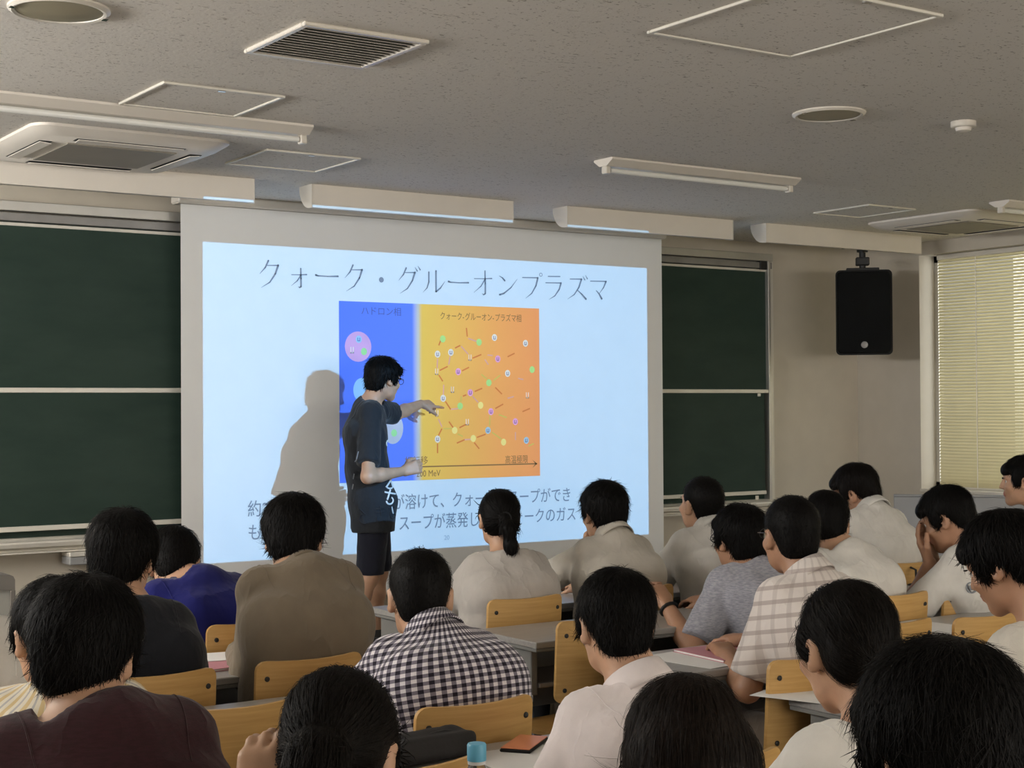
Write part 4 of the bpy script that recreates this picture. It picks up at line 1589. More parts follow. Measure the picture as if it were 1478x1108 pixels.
def person(label, root_xy, z0, face, top, head=(0, 0, 0), sh=.245, sw=.175, hs=1.0, hair=('short', 'hair_black', 1200), shirt=None, arms=None, legs='sit',
           skinm='skin', female=False, glasses=False, h=.012, hh=.0055, seed=1, eyes=True, trousers='cloth_trouser', collar='tee', sleeve=.62, loose=.018, folds=.0035, stand=None, wid=1.0, fine_hands=True, group='students seated in the rows', extra=None, hunch=.03):
    """top: world position of the crown of the head; root_xy: where the hips are"""
    root = empty('person', (root_xy[0], root_xy[1], z0), face, label, 'person', group)
    cz_, sz_ = math.cos(-face), math.sin(-face)

    def loc(p):
        x, y = p[0] - root_xy[0], p[1] - root_xy[1]
        return np.array([cz_ * x - sz_ * y, sz_ * x + cz_ * y, p[2] - z0])
    Rh = rotm(head[0], head[1], head[2])
    tl = loc(top)
    sw = sw * .85 - .02
    loose *= .85
    Hc = tl - Rh @ np.array([0, -.015, .122 if hair[0] != 'crew' else .116]) * hs

    def T(p):
        return Hc + Rh @ (np.array(p, float) * hs)
    neck_top = T((0, -.030, -.062))
    Nb = np.array([Hc[0] * .85, neck_top[1] - .045 - .03 * max(0, math.sin(head[1])), tl[2] - sh - .012])
    if Nb[2] > neck_top[2] - .03:
        Nb[1] -= .02
    P0 = np.array([0, 0, .50]) if legs == 'sit' else np.array([0, -.01, stand['pelvis']])
    sp_dir = unit(Nb - P0)
    fwd = np.array([0, 1., 0])
    back = unit(fwd - sp_dir * (fwd @ sp_dir)) * -1

    def torso(inf, shirt_=False):
        c1 = P0 + (Nb - P0) * .34 + back * hunch * .8
        c2 = P0 + (Nb - P0) * .70 + back * hunch
        a = []
        pr_ = .105 * wid
        a.append(cone(P0 + [-.08, 0, .0], P0 + [.08, 0, .0], pr_ + inf, pr_ + inf, .05))
        for s_ in (-1, 1):
            a.append(cone(P0 + [s_ * .07 * wid, 0, .02], c1 + [s_ * .068 * wid, 0, 0], .098 * wid + inf, .090 * wid + inf, .06))
            a.append(cone(c1 + [s_ * .068 * wid, 0, 0], c2 + [s_ * .082 * wid, 0, 0], .090 * wid + inf, .094 * wid + inf, .06))
            a.append(cone(c2 + [s_ * .082 * wid, 0, 0], Nb + [s_ * (sw - .08), .0, -.075], .098 * wid + inf, .066 + inf, .05))
            a.append(cone(Nb + [s_ * .025, -.004, .0], SJ[s_] + [-s_ * .012, 0, .008], .034 + inf * .6, .040 + inf * .8, .045))
            a.append(ell(SJ[s_], (.046 + inf, .050 + inf, .052 + inf), I3, .03))
        a.append(cone(Nb + [-(sw - .09), -.012, -.06], Nb + [sw - .09, -.012, -.06], .062 + inf, .062 + inf, .05))
        a.append(cone(Nb + [0, -.008, -.03], c2 + [0, -.004, 0], .055 + inf, .09 * wid + inf, .05))
        a.append(cone(c2 + [0, -.004, 0], c1 + [0, -.004, 0], .094 * wid + inf, .090 * wid + inf, .04))
        a.append(cone(c1 + [0, -.004, 0], P0 + [0, -.004, 0], .090 * wid + inf, .098 * wid + inf, .04))
        return a
    SJ = {s_: np.array([Nb[0] + s_ * sw, Nb[1] + .012, Nb[2] - .050]) for s_ in (-1, 1)}
    if stand and 'shz' in stand:
        for s_ in (-1, 1):
            SJ[s_] = SJ[s_] + np.array(stand['shz'][0 if s_ < 0 else 1])
    # arms
    arms = arms or {}
    armp, hands, jn = [], [], {}
    for s_ in (-1, 1):
        a = arms.get(s_, {})
        wr = a.get('w')
        if wr is None:
            wr = np.array([SJ[s_][0] * .75, SJ[s_][1] + .34, .745])
            a = dict(a)
            a.setdefault('hd', (-s_ * .35, 1, -.02))
        elif a.get('head'):
            wr = T(wr)
        elif a.get('world'):
            wr = loc(wr)
        wr = np.array(wr, float)
        pole = np.array(a.get('pole', (s_ * .75, -.35, -.7)), float)
        el = loc(a['e']) if 'e' in a else ik(SJ[s_], wr, .275, .235, pole)
        jn[s_] = (SJ[s_], el, wr)
        armp += [cone(SJ[s_], el, .044, .037, .03), cone(el, el + (wr - el) * .35, .040, .039, .02), cone(el + (wr - el) * .35, wr, .039, .026, .02)]
        hd = a.get('hd')
        hd = unit(wr - el) if hd is None else (Rh @ unit(hd) if a.get('head') else unit(loc(np.array(hd) + [root_xy[0], root_xy[1], z0]) if a.get('world') else hd))
        hn = a.get('hn', (0, 0, 1))
        hn = Rh @ np.array(hn, float) if a.get('head') else (loc(np.array(hn, float) + [root_xy[0], root_xy[1], z0]) if a.get('world') else np.array(hn, float))
        hp = hand_prims(wr, hd, hn, s_, a.get('curl', .5), a.get('mode', 'relax'), .95 if female else 1.0)
        hands.append((hp, a.get('fine', False), wr))
    # legs
    lg, tr_p, shoes = [], [], []
    for s_ in (-1, 1):
        hp_ = P0 + [s_ * .085, .01, -.015]
        if legs == 'sit':
            kn_, an = np.array([s_ * .105, .40, .49]), np.array([s_ * .105, .37, .09])
            if extra and 'knee' in extra:
                kn_ = kn_ + np.array(extra['knee'])
                an = an + np.array(extra['knee']) * [1, 1, 0]
            toe = an + [0, .16, -.045]
        else:
            kn_, an = np.array(stand['knee'][0 if s_ < 0 else 1]), np.array(stand['ankle'][0 if s_ < 0 else 1])
            toe = an + np.array(stand['toe'][0 if s_ < 0 else 1])
        lg += [cone(hp_, kn_, .078, .054, .04), cone(kn_, kn_ + (an - kn_) * .35 + [0, -.012, 0], .052, .053, .03), cone(kn_ + (an - kn_) * .35 + [0, -.012, 0], an, .053, .034, .03), cone(an + [0, 0, -.045], toe, .036, .030, .02)]
        if legs == 'sit':
            tr_p += [cone(hp_, kn_, .092, .070, .05), cone(kn_, an + [0, 0, .02], .068, .058, .03)]
        else:
            tr_p += [cone(hp_, kn_ + (hp_ - kn_) * .10, .094, .082, .05)]
        so = unit(toe - an - [0, 0, -.045]) if True else 0
        shoes.append([cone(an + [0, -.02, -.05], toe + [0, 0, -.005], .042, .036, .02), cone(an + [0, -.01, -.055], an + [0, 0, -.0], .042, .040, .02), rbox((0, 0, -.2 - .0), (2, 2, .2 + .004), I3, 0., .004, -1)])
    body = head_prims(T, Rh, hs, female) + [cone(neck_top, Nb, .050 if female else .055, .056 if female else .062, .03)] + torso(0.) + armp + lg
    handall = [p for hp, f_, _ in hands for p in hp]
    allp = body + handall
    lo, hi = bounds(allp)
    V, Q = solid(allp, h, lo, hi)
    parts = []
    boxes = []
    if fine_hands:
        for hp, f_, wr in hands:
            if f_:
                bl, bh = bounds(hp)
                boxes.append((bl + .01, bh - .01, .0045))
    hb = (Hc - .16 * hs, Hc + .16 * hs)
    boxes.append((np.array([hb[0][0], hb[0][1], max(hb[0][2], Nb[2] + .005)]), hb[1], hh))
    cen = V[Q].mean(1)
    keep = np.ones(len(Q), bool)
    for bl, bh, _ in boxes:
        keep &= ~((cen > bl).all(1) & (cen < bh).all(1))
    parts.append((V, Q[keep]))
    for bl, bh, hf in boxes:
        V2, Q2 = solid(allp, hf, bl - .03, bh + .03)
        c2 = V2[Q2].mean(1)
        parts.append((V2, Q2[((c2 > bl - hf).all(1) & (c2 < bh + hf).all(1))]))
    V, Q = merge(parts)
    cl = ((V[Q].mean(1)) - Hc) @ Rh / hs
    lip = (np.abs(cl[:, 0]) < .022) & (cl[:, 1] > .088) & (cl[:, 2] < -.051) & (cl[:, 2] > -.074)
    used = np.unique(Q)
    rm = np.full(len(V), -1)
    rm[used] = np.arange(len(used))
    np_mesh('body', V[used], rm[Q], [skinm, 'lips'], root, matidx=lip)
    # shirt
    sm = shirt
    tp = torso(loose, True)
    for s_ in (-1, 1):
        S_, el, wr = jn[s_]
        if sleeve >= 1.5:
            tp += [cone(S_, el, .050 + loose * .6, .046 + loose * .4, .012), cone(el, el + (wr - el) * .93, .046 + loose * .4, .036 + loose * .3, .02)]
        elif sleeve > 1.0:
            q = el + (wr - el) * (sleeve - 1)
            tp += [cone(S_, el, .050 + loose * .6, .056 + loose * .6, .012), cone(el, q, .052 + loose * .4, .050 + loose * .4, .02)]
        else:
            q = S_ + (el - S_) * sleeve
            dr = unit(el - S_)
            tp += [cone(S_, q, .050 + loose * .7, .052 + loose * .9, .012)]
            xr = unit(np.cross(dr, [0.3, 1, 0.1]))
            Rm = np.stack([xr, np.cross(dr, xr), dr], 1)
            tp += [rbox(q + dr * .060, (.10, .10, .055), Rm, .003, .004, -1)]
    ndir = unit(neck_top - Nb)
    xr = unit(np.cross([0, 1, 0], ndir))
    Rn = np.stack([xr, np.cross(ndir, xr), ndir], 1)
    cb_ = Nb + ndir * (.026 if collar == 'shirt' else .014)
    tp += [cone(Nb - ndir * .02, cb_, .072, .062, .03), rbox(cb_ + ndir * .055, (.08, .09, .045), Rn, .0, .004, -1)]
    if legs != 'sit':
        tp += [cone(P0 + [-.07, 0, 0], P0 + [-.075, 0, stand['hem'] - P0[2]], .108 + loose, .105 + loose, .04), cone(P0 + [.07, 0, 0], P0 + [.075, 0, stand['hem'] - P0[2]], .108 + loose, .105 + loose, .04)]
        tp += [rbox((0, 0, stand['hem'] - .3), (.5, .5, .3), I3, 0, .004, -1)]
    lo, hi = bounds(tp)
    Vs, Qs = solid(tp, min(h, .011), lo, hi, folds=folds, seed=seed)
    ax_ = P0 + (Nb - P0) * .6
    yo = np.interp(Vs[:, 2], [P0[2], Nb[2]], [P0[1], Nb[1]])
    ang = np.arctan2(Vs[:, 0], -(Vs[:, 1] - yo - .02))
    cuv = np.stack([ang * .155, np.linalg.norm(Vs[:, 1:] - [[P0[1], P0[2]]], axis=1), Vs[:, 1]], 1)
    cuv[:, 1] = (Vs - P0) @ sp_dir
    np_mesh('shirt', Vs, Qs, [sm], root, cuv=cuv)
    # armhole and yoke seams
    from mathutils.bvhtree import BVHTree
    bvh = BVHTree.FromPolygons([Vector(v) for v in Vs], [tuple(int(i) for i in q) for q in Qs])
    plain = sm not in ('cloth_gingham', 'cloth_plaid', 'cloth_cream_stripe')
    for s_ in ((-1, 1) if plain else ()):
        c0 = SJ[s_] + np.array([-s_ * .012, 0, -.01])
        nrm = unit([s_, 0, -.12])
        e1 = unit(np.cross([0, 1, 0], nrm))
        e2 = np.cross(nrm, e1)
        run = []
        for k in range(33):
            a = R(-125 + 250 * k / 32)
            up_ = e1 if e1[2] > 0 else -e1
            d = up_ * math.cos(a) + e2 * math.sin(a)
            hit = bvh.ray_cast(Vector(c0), Vector(d), .14)
            if hit[0] is None:
                continue
            run.append(hit[0] + Vector(d) * .0003)
        if len(run) > 8:
            MB().tube(run, .0016, 5).build('armhole_seam', sm, root, True)
    if collar == 'shirt' and plain:
        c0 = Nb - sp_dir * .085
        run = []
        for k in range(29):
            a = R(-70 + 140 * k / 28)
            d = np.array([math.sin(a), -math.cos(a), .0])
            hit = bvh.ray_cast(Vector(c0), Vector(d), .25)
            if hit[0] is not None:
                run.append(hit[0])
        if len(run) > 8:
            MB().tube(run, .0015, 5).build('yoke_seam', sm, root, True)
    # collar: folded shirt collar or ribbed neckband
    prof = [(.058, -.006), (.060, .030), (.063, .038), (.069, .036), (.083, -.002), (.086, -.014), (.082, -.014), (.068, .024), (.066, -.006)] if collar == 'shirt' else [(.0575, -.010), (.0575, .008), (.060, .0105), (.064, .009), (.070, -.010)]
    nk = (.92 if female else 1.0)
    vs_, fs_ = [], []
    na = 28
    for k in range(na):
        a = 2 * PI * k / na
        fz = .5 + .5 * math.sin(a)          # 1 at the throat
        for (r_, z_) in prof:
            gap = 1.0
            zz = z_ - (.030 if collar == 'shirt' else .026) * fz ** 1.5
            if collar == 'shirt' and z_ < 0 and r_ > .075:
                zz -= .022 * fz
            vs_.append(cb_ + Rn @ np.array([r_ * math.cos(a) * nk, (r_ * 1.06 * math.sin(a) - .002 + .012 * fz) * nk, zz]))
    m_ = len(prof)
    for k in range(na):
        for q_ in range(m_):
            fs_.append((k * m_ + q_, k * m_ + (q_ + 1) % m_, ((k + 1) % na) * m_ + (q_ + 1) % m_, ((k + 1) % na) * m_ + q_))
    vv_ = np.array(vs_)
    yo2 = np.interp(vv_[:, 2], [P0[2], Nb[2]], [P0[1], Nb[1]])
    cu2 = np.stack([np.arctan2(vv_[:, 0], -(vv_[:, 1] - yo2 - .02)) * .155, (vv_ - P0) @ sp_dir, vv_[:, 1]], 1)
    np_mesh('collar' if collar == 'shirt' else 'neckband', vv_, np.array(fs_), [sm], root, cuv=cu2)
    # trousers and shoes
    tb = [cone(P0 + [-.08, 0, -.01], P0 + [.08, 0, -.01], .112, .112, .05)] + tr_p
    if legs != 'sit':
        tb += [cone(P0 + [-.06, 0, 0], P0 + [-.06, 0, .1], .1, .1, .05), cone(P0 + [.06, 0, 0], P0 + [.06, 0, .1], .1, .1, .05)]
        tb += [rbox((0, 0, stand['shorts'] - .3), (.5, .5, .3), I3, 0, .004, -1)]
    Vt, Qt = solid(tb, max(h, .014) if legs == 'sit' else h, folds=.003, seed=seed + 5)
    np_mesh('trousers' if legs == 'sit' else 'shorts', Vt, Qt, [trousers], root)
    for s2 in shoes:
        Vt, Qt = solid(s2, .014 if legs == 'sit' else .009)
        np_mesh('shoe', Vt, Qt, ['shoe_black'], root)
    # hair
    st, hm, ns = hair[0], hair[1], hair[2]
    Vh, Qh = solid(hair_prims(T, Rh, hs, st), hh * .95, folds=.0016 if st in ('short', 'mop', 'spiky') else .0007, seed=seed + 9)
    Nh = vnormals(Vh, Qh)
    pp = [(Vh, Qh)]
    lf = dict(crew=.003, short=.010, mop=.016, spiky=.022).get(st, .004)
    ln = dict(crew=(.006, .012), short=(.025, .05), mop=(.03, .06), spiky=(.02, .045)).get(st, (.04, .08))
    s_ = strands(Vh, Nh, T, Rh, Hc, hs, st, ns, seed, ln, lf, hair[3] if len(hair) > 3 else .0016)
    if s_ is not None:
        pp.append(s_)
    V2, Q2 = merge(pp)
    ho = np_mesh('hair', V2, Q2, [hm], root)
    if st in ('pony', 'lowpony'):
        t_ = T((0, -.117, .003)) if st == 'pony' else T((0, -.107, -.062))
        tie = MB()
        ring = [t_ + Rh @ (np.array([.0215 * math.cos(2 * PI * k / 14), -.004 * math.cos(2 * PI * k / 14), .0215 * math.sin(2 * PI * k / 14)]) * hs) for k in range(15)]
        if st == 'lowpony':
            ring = [t_ + Rh @ (np.array([.024 * math.cos(2 * PI * k / 14), .024 * math.sin(2 * PI * k / 14), 0]) * hs) for k in range(15)]
        tie.tube(ring, .0055, 6)
        tie.build('hair_tie', 'black_plastic', ho, True)
    if eyes:
        make_eyes(root, T, Rh, hs)
    if glasses:
        make_glasses(root, T)
    return dict(bvh=bvh, root=root, T=T, Nb=Nb, jn=jn, P0=P0, Hc=Hc, loc=loc)


def seated(label, px, py, Yh, hipY, hipdx=0., face=0., **kw):
    t = at_y(px, py, Yh)
    return person(label, (t[0] + hipdx, hipY), 0., R(face), t, **kw)


def D_(*a):
    return tuple(R(x) for x in a)


# --- presenter
t = at_y(555, 516, 7.78)
PZ = .10
pr = person('person in dark T-shirt and navy shorts pointing at the slide', (4.335, 7.80), PZ, R(-116), t, head=D_(32, 10, 0), sh=.262, sw=.175, hair=('spiky', 'hair_black', 1500, .0022),
            shirt='cloth_navy_tee', legs='stand', glasses=True, h=.010, hh=.005, seed=11, trousers='cloth_shorts', collar='tee', sleeve=.80, loose=.024, folds=.0045, skinm='skin', group='presenter',
            stand=dict(pelvis=.86, hem=.69, shorts=.445, knee=((-.10, .03, .44), (.09, -.03, .44)), ankle=((-.13, .02, .085), (.10, -.14, .10)), toe=((0, .15, -.045), (0, .15, -.045)), shz=((-.02, .05, .01), (0, -.015, 0))),
            arms={1: dict(world=True, e=at_y(531, 688, 7.55), w=at_y(582, 680, 7.60), hn=(0, -1, .3), hd=(.8, -.25, .25), fine=True, curl=1.0),
                  -1: dict(world=True, e=at_y(572, 597, 8.02), w=at_y(607, 583, 8.12), hn=(.1, -.5, .8), hd=(1, .1, .0), mode='point', fine=True)})
# white drawing on the shirt front, faint marks on the back and dark lettering at the hem
def on_shirt(pr_, pts, frm, name, mat, r_=.006):
    out = []
    for (a, z_) in pts:
        o_, d_ = (Vector((a, .6, z_)), Vector((0, -1, 0))) if frm == 'front' else (Vector((.6, a, z_)), Vector((-1, 0, 0)))
        h_ = pr_['bvh'].ray_cast(o_, d_, 1.2)
        if h_[0] is not None:
            out.append(h_[0])
    if len(out) > 2:
        MB().tube(out, r_, 6).build(name, mat, pr_['root'], True)


def arc(cx, cz, r_, a0_, a1_, n_=12):
    return [(cx + r_ * math.cos(R(a0_ + (a1_ - a0_) * k / n_)), cz + r_ * math.sin(R(a0_ + (a1_ - a0_) * k / n_))) for k in range(n_ + 1)]


def seg(*ps_):
    out = []
    for (a, b_) in zip(ps_[:-1], ps_[1:]):
        out += [(a[0] + (b_[0] - a[0]) * k / 6, a[1] + (b_[1] - a[1]) * k / 6) for k in range(7)]
    return out


for st_ in (arc(.085, 1.20, .020, 0, 330), seg((.06, 1.165), (.12, 1.155)), seg((.10, 1.13), (.085, 1.08), (.06, 1.06)), seg((.05, 1.05), (.12, 1.035)), seg((.09, 1.045), (.085, .98), (.06, .95)), arc(.085, .97, .028, -150, 80), seg((.05, .925), (.115, .91)), seg((.085, .935), (.065, .88)), arc(.08, .875, .02, -180, 60), seg((.09, .84), (.10, .80))):
    on_shirt(pr, st_, 'side', 'shirt_print', 'print_white', .0055)
for st_ in (seg((-.09, .83), (-.06, .80)), arc(-.06, .775, .03, 120, 280), seg((0.0, .83), (.045, .835)), seg((-.002, .81), (.047, .815)), seg((.02, .85), (.03, .79)), arc(.025, .775, .02, 150, 330), seg((.075, .83), (.11, .835)), seg((.09, .845), (.08, .79)), arc(.10, .785, .015, 0, 330)):
    on_shirt(pr, st_, 'side', 'shirt_print', 'print_dark', .004)
for st_ in (seg((-.115, 1.10), (-.10, 1.16)), seg((-.125, 1.00), (-.12, 1.03)), seg((-.13, .94), (-.125, .97))):
    on_shirt(pr, st_, 'side', 'shirt_print', 'print_grey', .004)

# --- students, from the front row back
S = {}
S['pony'] = seated('person with black ponytail in loose greige T-shirt, front row', 721, 704, 4.92, 4.8, -0.07, -6, head=D_(-16, 2, 0), sh=.262, sw=.165, hs=.95, female=True,
                   hair=('pony', 'hair_black', 900), shirt='cloth_greige', loose=.032, sleeve=1.15, folds=.006, seed=21, wid=.95)
S['handmouth'] = seated('person in white shirt resting chin on hand, front row by the screen edge', 872, 695, 4.92, 4.8, -0.04, -6, head=D_(-6, 6, 0), sh=.225, sw=0.16, hair=('spiky', 'hair_black', 2200, .0010),
                        shirt='cloth_offwhite', collar='shirt', sleeve=.8, loose=0.018, seed=22, folds=.004,
                        arms={-1: dict(head=True, w=(-.045, .115, -.175), hd=(.25, .05, 1), hn=(-.8, .5, 0), fine=True, curl=.9, pole=(-.9, .2, -.5)), 1: {}})
S['crew_a'] = seated('person with cropped hair in white shirt, looking up left at the slide', 1018, 689, 4.92, 4.8, 0., -6, head=D_(2, -6, 0), sh=.225, sw=.180, hair=('crew', 'hair_black', 3000, .0006),
                     shirt='cloth_white', collar='shirt', sleeve=.75, loose=.024, seed=23, folds=.004)
S['facehand'] = seated('person in white shirt leaning the face on a hand, near the chalkboard end', 1225, 670, 4.92, 4.8, .10, 4, head=D_(21, 18, -8), sh=.215, sw=.185, hair=('short', 'hair_dark', 2000, .0010),
                       shirt='cloth_white', sleeve=.75, collar='shirt', loose=.026, seed=24, folds=.005, skinm='skin_tan',
                       arms={-1: dict(head=True, w=(-.06, .10, -.155), hd=(.3, .15, 1), hn=(-.7, .6, .1), fine=True, curl=.7, pole=(-.9, .3, -.5)), 1: {}})
S['profile'] = seated('person in profile at the far right edge, white shirt, facing left', 1478, 657, 4.8, 4.83, .06, 30, head=D_(8, 4, 0), sh=.255, sw=.18, hair=('short', 'hair_black', 1800, .0010),
                      shirt='cloth_white', sleeve=.7, seed=25, hh=.005)
S['blue'] = seated('person in deep blue shirt bent low over the desk', 253, 765, 5.02, 4.79, .12, 6, head=D_(-31, 34, 0), sh=.158, sw=.195, hair=('short', 'hair_black', 1800, .0010),
                   shirt='cloth_blue', sleeve=.8, seed=26, loose=.026, hunch=.035, folds=.003)
S['brown'] = seated('person in brown long-sleeved top with rounded black hair', 424, 716, 4.22, 4.04, -0.07, -6, head=D_(-24, 14, 0), sh=.205, sw=0.178, hair=('mop', 'hair_black', 3000, .0010),
                    arms={-1: dict(w=(-.05, .42, .74), pole=(-.12, -.35, -1), hd=(.4, 1, 0)), 1: dict(w=(.06, .42, .74), pole=(.12, -.35, -1), hd=(-.4, 1, 0))}, shirt='cloth_brown', sleeve=2, loose=0.024, seed=27, folds=.005, hunch=.04)
S['black'] = seated('person in black T-shirt with thick black hair', 180, 738, 4.14, 4.06, -0.03, -6, head=D_(-32, 6, 3), sh=.262, sw=0.165, hair=('mop', 'hair_black', 3000, .0010),
                    shirt='cloth_black', sleeve=.75, loose=.024, seed=28)
S['heather'] = seated('person with glasses in heather grey T-shirt', 1069, 730, 4.22, 4.05, .03, 0, head=D_(-8, 2, 0), sh=.225, sw=.190, hair=('mop', 'hair_black', 2200, .0010), glasses=True,
                      shirt='cloth_heather', sleeve=.85, loose=.026, seed=29, folds=.005, skinm='skin_tan', arms={-1: dict(w=(-.31, .27, .775), pole=(-.4, -.5, -.8)), 1: {}})
S['white_mid'] = seated('person in white T-shirt behind the one with cropped hair', 1191, 710, 4.24, 4.06, 0.0, -6, head=D_(-30, 20, 0), sh=.215, sw=.175, hair=('short', 'hair_black', 2000, .0010),
                        shirt='cloth_white', sleeve=.75, loose=.026, seed=30, folds=.005)
S['hands_face'] = seated('person in white polo with crest covering the face with both hands', 1352, 703, 4.02, 4.06, .13, 16, head=D_(12, 24, 0), sh=.225, sw=.165, hair=('short', 'hair_black', 2200, .0010),
                         shirt='cloth_white', sleeve=.85, loose=.022, seed=31, folds=.004, skinm='skin_tan', collar='shirt',
                         arms={-1: dict(head=True, w=(-.035, .125, -.14), hd=(.1, .05, 1), hn=(-.2, 1, 0), fine=True, curl=.35, pole=(-.5, .3, -.8)), 1: dict(head=True, w=(.035, .125, -.14), hd=(-.1, .05, 1), hn=(.2, 1, 0), fine=True, curl=.35, pole=(.5, .3, -.8))})
S['gingham'] = seated('person with cropped hair in black and white gingham shirt', 606, 793, 3.42, 3.22, 0.0, -6, head=D_(-22, 10, 0), sh=.215, sw=0.17, hair=('crew', 'hair_black', 3000, .0006),
                      shirt='cloth_gingham', collar='shirt', sleeve=.9, loose=0.022, seed=32, folds=.0028, h=.011, hunch=.05)
S['plaid'] = seated('person with cropped hair and glasses in pale plaid shirt', 1143, 716, 3.38, 3.23, .0, 0, head=D_(-20, 3, 0), sh=.245, sw=.165, hair=('crew', 'hair_black', 3000, .0006), glasses=True,
                    shirt='cloth_plaid', collar='shirt', sleeve=.86, loose=.024, seed=33, folds=.0032, h=.011, trousers='cloth_taupe', skinm='skin_tan', arms={-1: dict(w=(-.10, .34, .72), pole=(-.55, -.5, -.9)), 1: {}})
S['cream'] = seated('person in cream shirt with yellow stripes at the left edge', 76, 834, 3.36, 3.22, -.02, -6, head=D_(6, 10, 0), sh=.235, sw=.175, hair=('short', 'hair_black', 2800, .0010),
                    shirt='cloth_cream_stripe', sleeve=.75, loose=.026, seed=34, folds=.003, h=.011)
S['edge'] = seated('person in white shirt cut off by the left edge of the view', -72, 752, 3.95, 3.93, 0, -6, head=D_(6, 5, 0), sh=.25, sw=.19, hair=('short', 'hair_black', 1000, .0010),
                   shirt='cloth_white', sleeve=.7, seed=35, eyes=False)
S['maroon'] = seated('person in maroon shirt with heavy black hair in the left foreground', 134, 836, 2.52, 2.42, 0.0, -6, head=D_(-28, 14, 4), sh=0.212, hs=0.95, sw=0.175, hair=('mop', 'hair_black', 6500, .0007),
                     shirt='cloth_maroon', sleeve=.9, loose=.028, seed=36, folds=.005, h=.010, hh=.0045, wid=1.0)
S['pinkwhite'] = seated('person in pale pinkish collared shirt at the middle of the foreground', 887, 820, 2.62, 2.45, .01, -6, head=D_(-16, 12, 0), sh=0.25, hs=0.95, sw=.172, hair=('short', 'hair_black', 5000, .0007),
                        arms={-1: dict(w=(-.12, .27, .60), hd=(.3, 1, 0)), 1: dict(w=(.12, .27, .60), hd=(-.3, 1, 0))}, shirt='cloth_pinkwhite', collar='shirt', sleeve=.85, loose=.022, seed=37, folds=.004, h=.010, hh=.0045)
S['look_down'] = seated('person in off-white T-shirt looking down at the right edge', 1428, 745, 2.58, 2.45, .13, 4, head=D_(10, 26, 0), sh=.275, sw=.17, hair=('mop', 'hair_black', 4000, .0010),
                        shirt='cloth_offwhite', sleeve=.8, loose=.026, seed=38, folds=.005, h=.011, skinm='skin_tan')
S['bun'] = seated('person with dark hair tied at the nape in white T-shirt, right foreground', 1217, 836, 1.88, 1.68, .0, -6, head=D_(-8, 12, 0), sh=0.238, sw=0.17, hs=.93, female=True, hair=('lowpony', 'hair_dark', 6500, .0006),
                  shirt='cloth_white', sleeve=.8, loose=.024, seed=39, folds=.004, h=.010, hh=.0045)
S['tied'] = seated('person with smooth dark tied-back hair resting a hand by the cheek, bottom foreground', 499, 965, 1.95, 1.68, 0, -6, head=D_(-36, 26, 0), sh=.255, sw=.160, hs=.97, female=True, hair=('bun', 'hair_dark', 6500, .0006),
                   shirt='cloth_black', sleeve=.8, seed=40, h=.010, hh=.0045, arms={-1: dict(world=True, w=at_y(362, 1178, 1.95), hd=(.30, .05, 1), hn=(-.70, -.70, .1), fine=True, curl=.85, pole=(-.8, -.2, -.7)), 1: {}})
S['long'] = seated('person with long dark brown hair, bottom foreground', 980, 972, 1.73, 1.66, 0, -6, head=D_(-14, 26, 4), sh=.25, sw=.160, hs=.98, female=True, hair=('long', 'hair_brown', 8000, .0006),
                   shirt='cloth_offwhite', sleeve=.8, seed=41, h=.010, hh=.0045)
S['big'] = seated('person with tousled black hair and glasses, largest head in the right foreground', 1342, 932, 1.18, .90, 0, -6, head=D_(-10, 18, 0), sh=.25, hs=0.95, sw=.185, hair=('mop', 'hair_black', 10000, .0006), glasses=True,
                  shirt='cloth_offwhite', sleeve=.8, seed=42, h=.010, hh=.004)

# --- chairs: one for every seated person, then the empty ones
def chair_px(px, py, label, rz=0.):
    p = at_z(px, py, BT)
    y_ = clear_y(p[1])
    chair(p[0] * y_ / p[1], y_, label, rz)


chair_px(763, 873, 'plywood chair of the person with the ponytail')
for nm, lb in (('handmouth', 'resting chin on hand'), ('crew_a', 'with cropped hair and white shirt'), ('facehand', 'leaning the face on a hand'), ('blue', 'in deep blue'), ('profile', 'in profile at the far right')):
    r_ = S[nm]['root']
    chair(r_.location[0], 4.44, 'plywood chair of the person ' + lb)
chair_px(452, 951, 'plywood chair of the person in brown')
chair_px(232, 975, 'plywood chair of the person in black T-shirt')
for nm, lb in (('heather', 'in heather grey'), ('white_mid', 'in white T-shirt by the windows row')):
    r_ = S[nm]['root']
    chair(r_.location[0] + (.06 if nm == 'heather' else 0), 3.82, 'plywood chair of the person ' + lb)
chair_px(1410, 860, 'plywood chair of the person covering the face')
chair_px(693, 1020, 'plywood chair of the person in gingham')
chair_px(1180, 957, 'plywood chair of the person in plaid')
chair(S['cream']['root'].location[0], 2.98, 'plywood chair of the person in cream stripes')
chair(S['edge']['root'].location[0], 3.75, 'plywood chair of the person at the left edge')
for nm, lb, yb in (('maroon', 'in maroon', 2.18), ('pinkwhite', 'in the pale pinkish shirt', 2.22), ('look_down', 'looking down at the right edge', 2.24), ('bun', 'with hair tied at the nape', 1.48), ('tied', 'with smooth tied-back hair', 1.48), ('long', 'with long brown hair', 1.46), ('big', 'with the tousled hair', .70)):
    chair(S[nm]['root'].location[0], yb, 'plywood chair of the person ' + lb)
chair_px(352, 1019, 'empty plywood chair beside the person in gingham')
chair_px(600, 1102, 'empty plywood chair at the bottom, beside the black pouch')
chair_px(868, 893, 'empty plywood chair tucked in behind the pale pinkish shirt')
chair_px(1302, 868, 'empty plywood chair tucked in at the second row near the windows')
chair_px(1302, 898, 'empty plywood chair tucked in at the third row, left of two')
chair_px(1432, 888, 'empty plywood chair tucked in at the third row, right of two')
chair_px(1322, 823, 'empty plywood chair with a black bag on it in the front row')

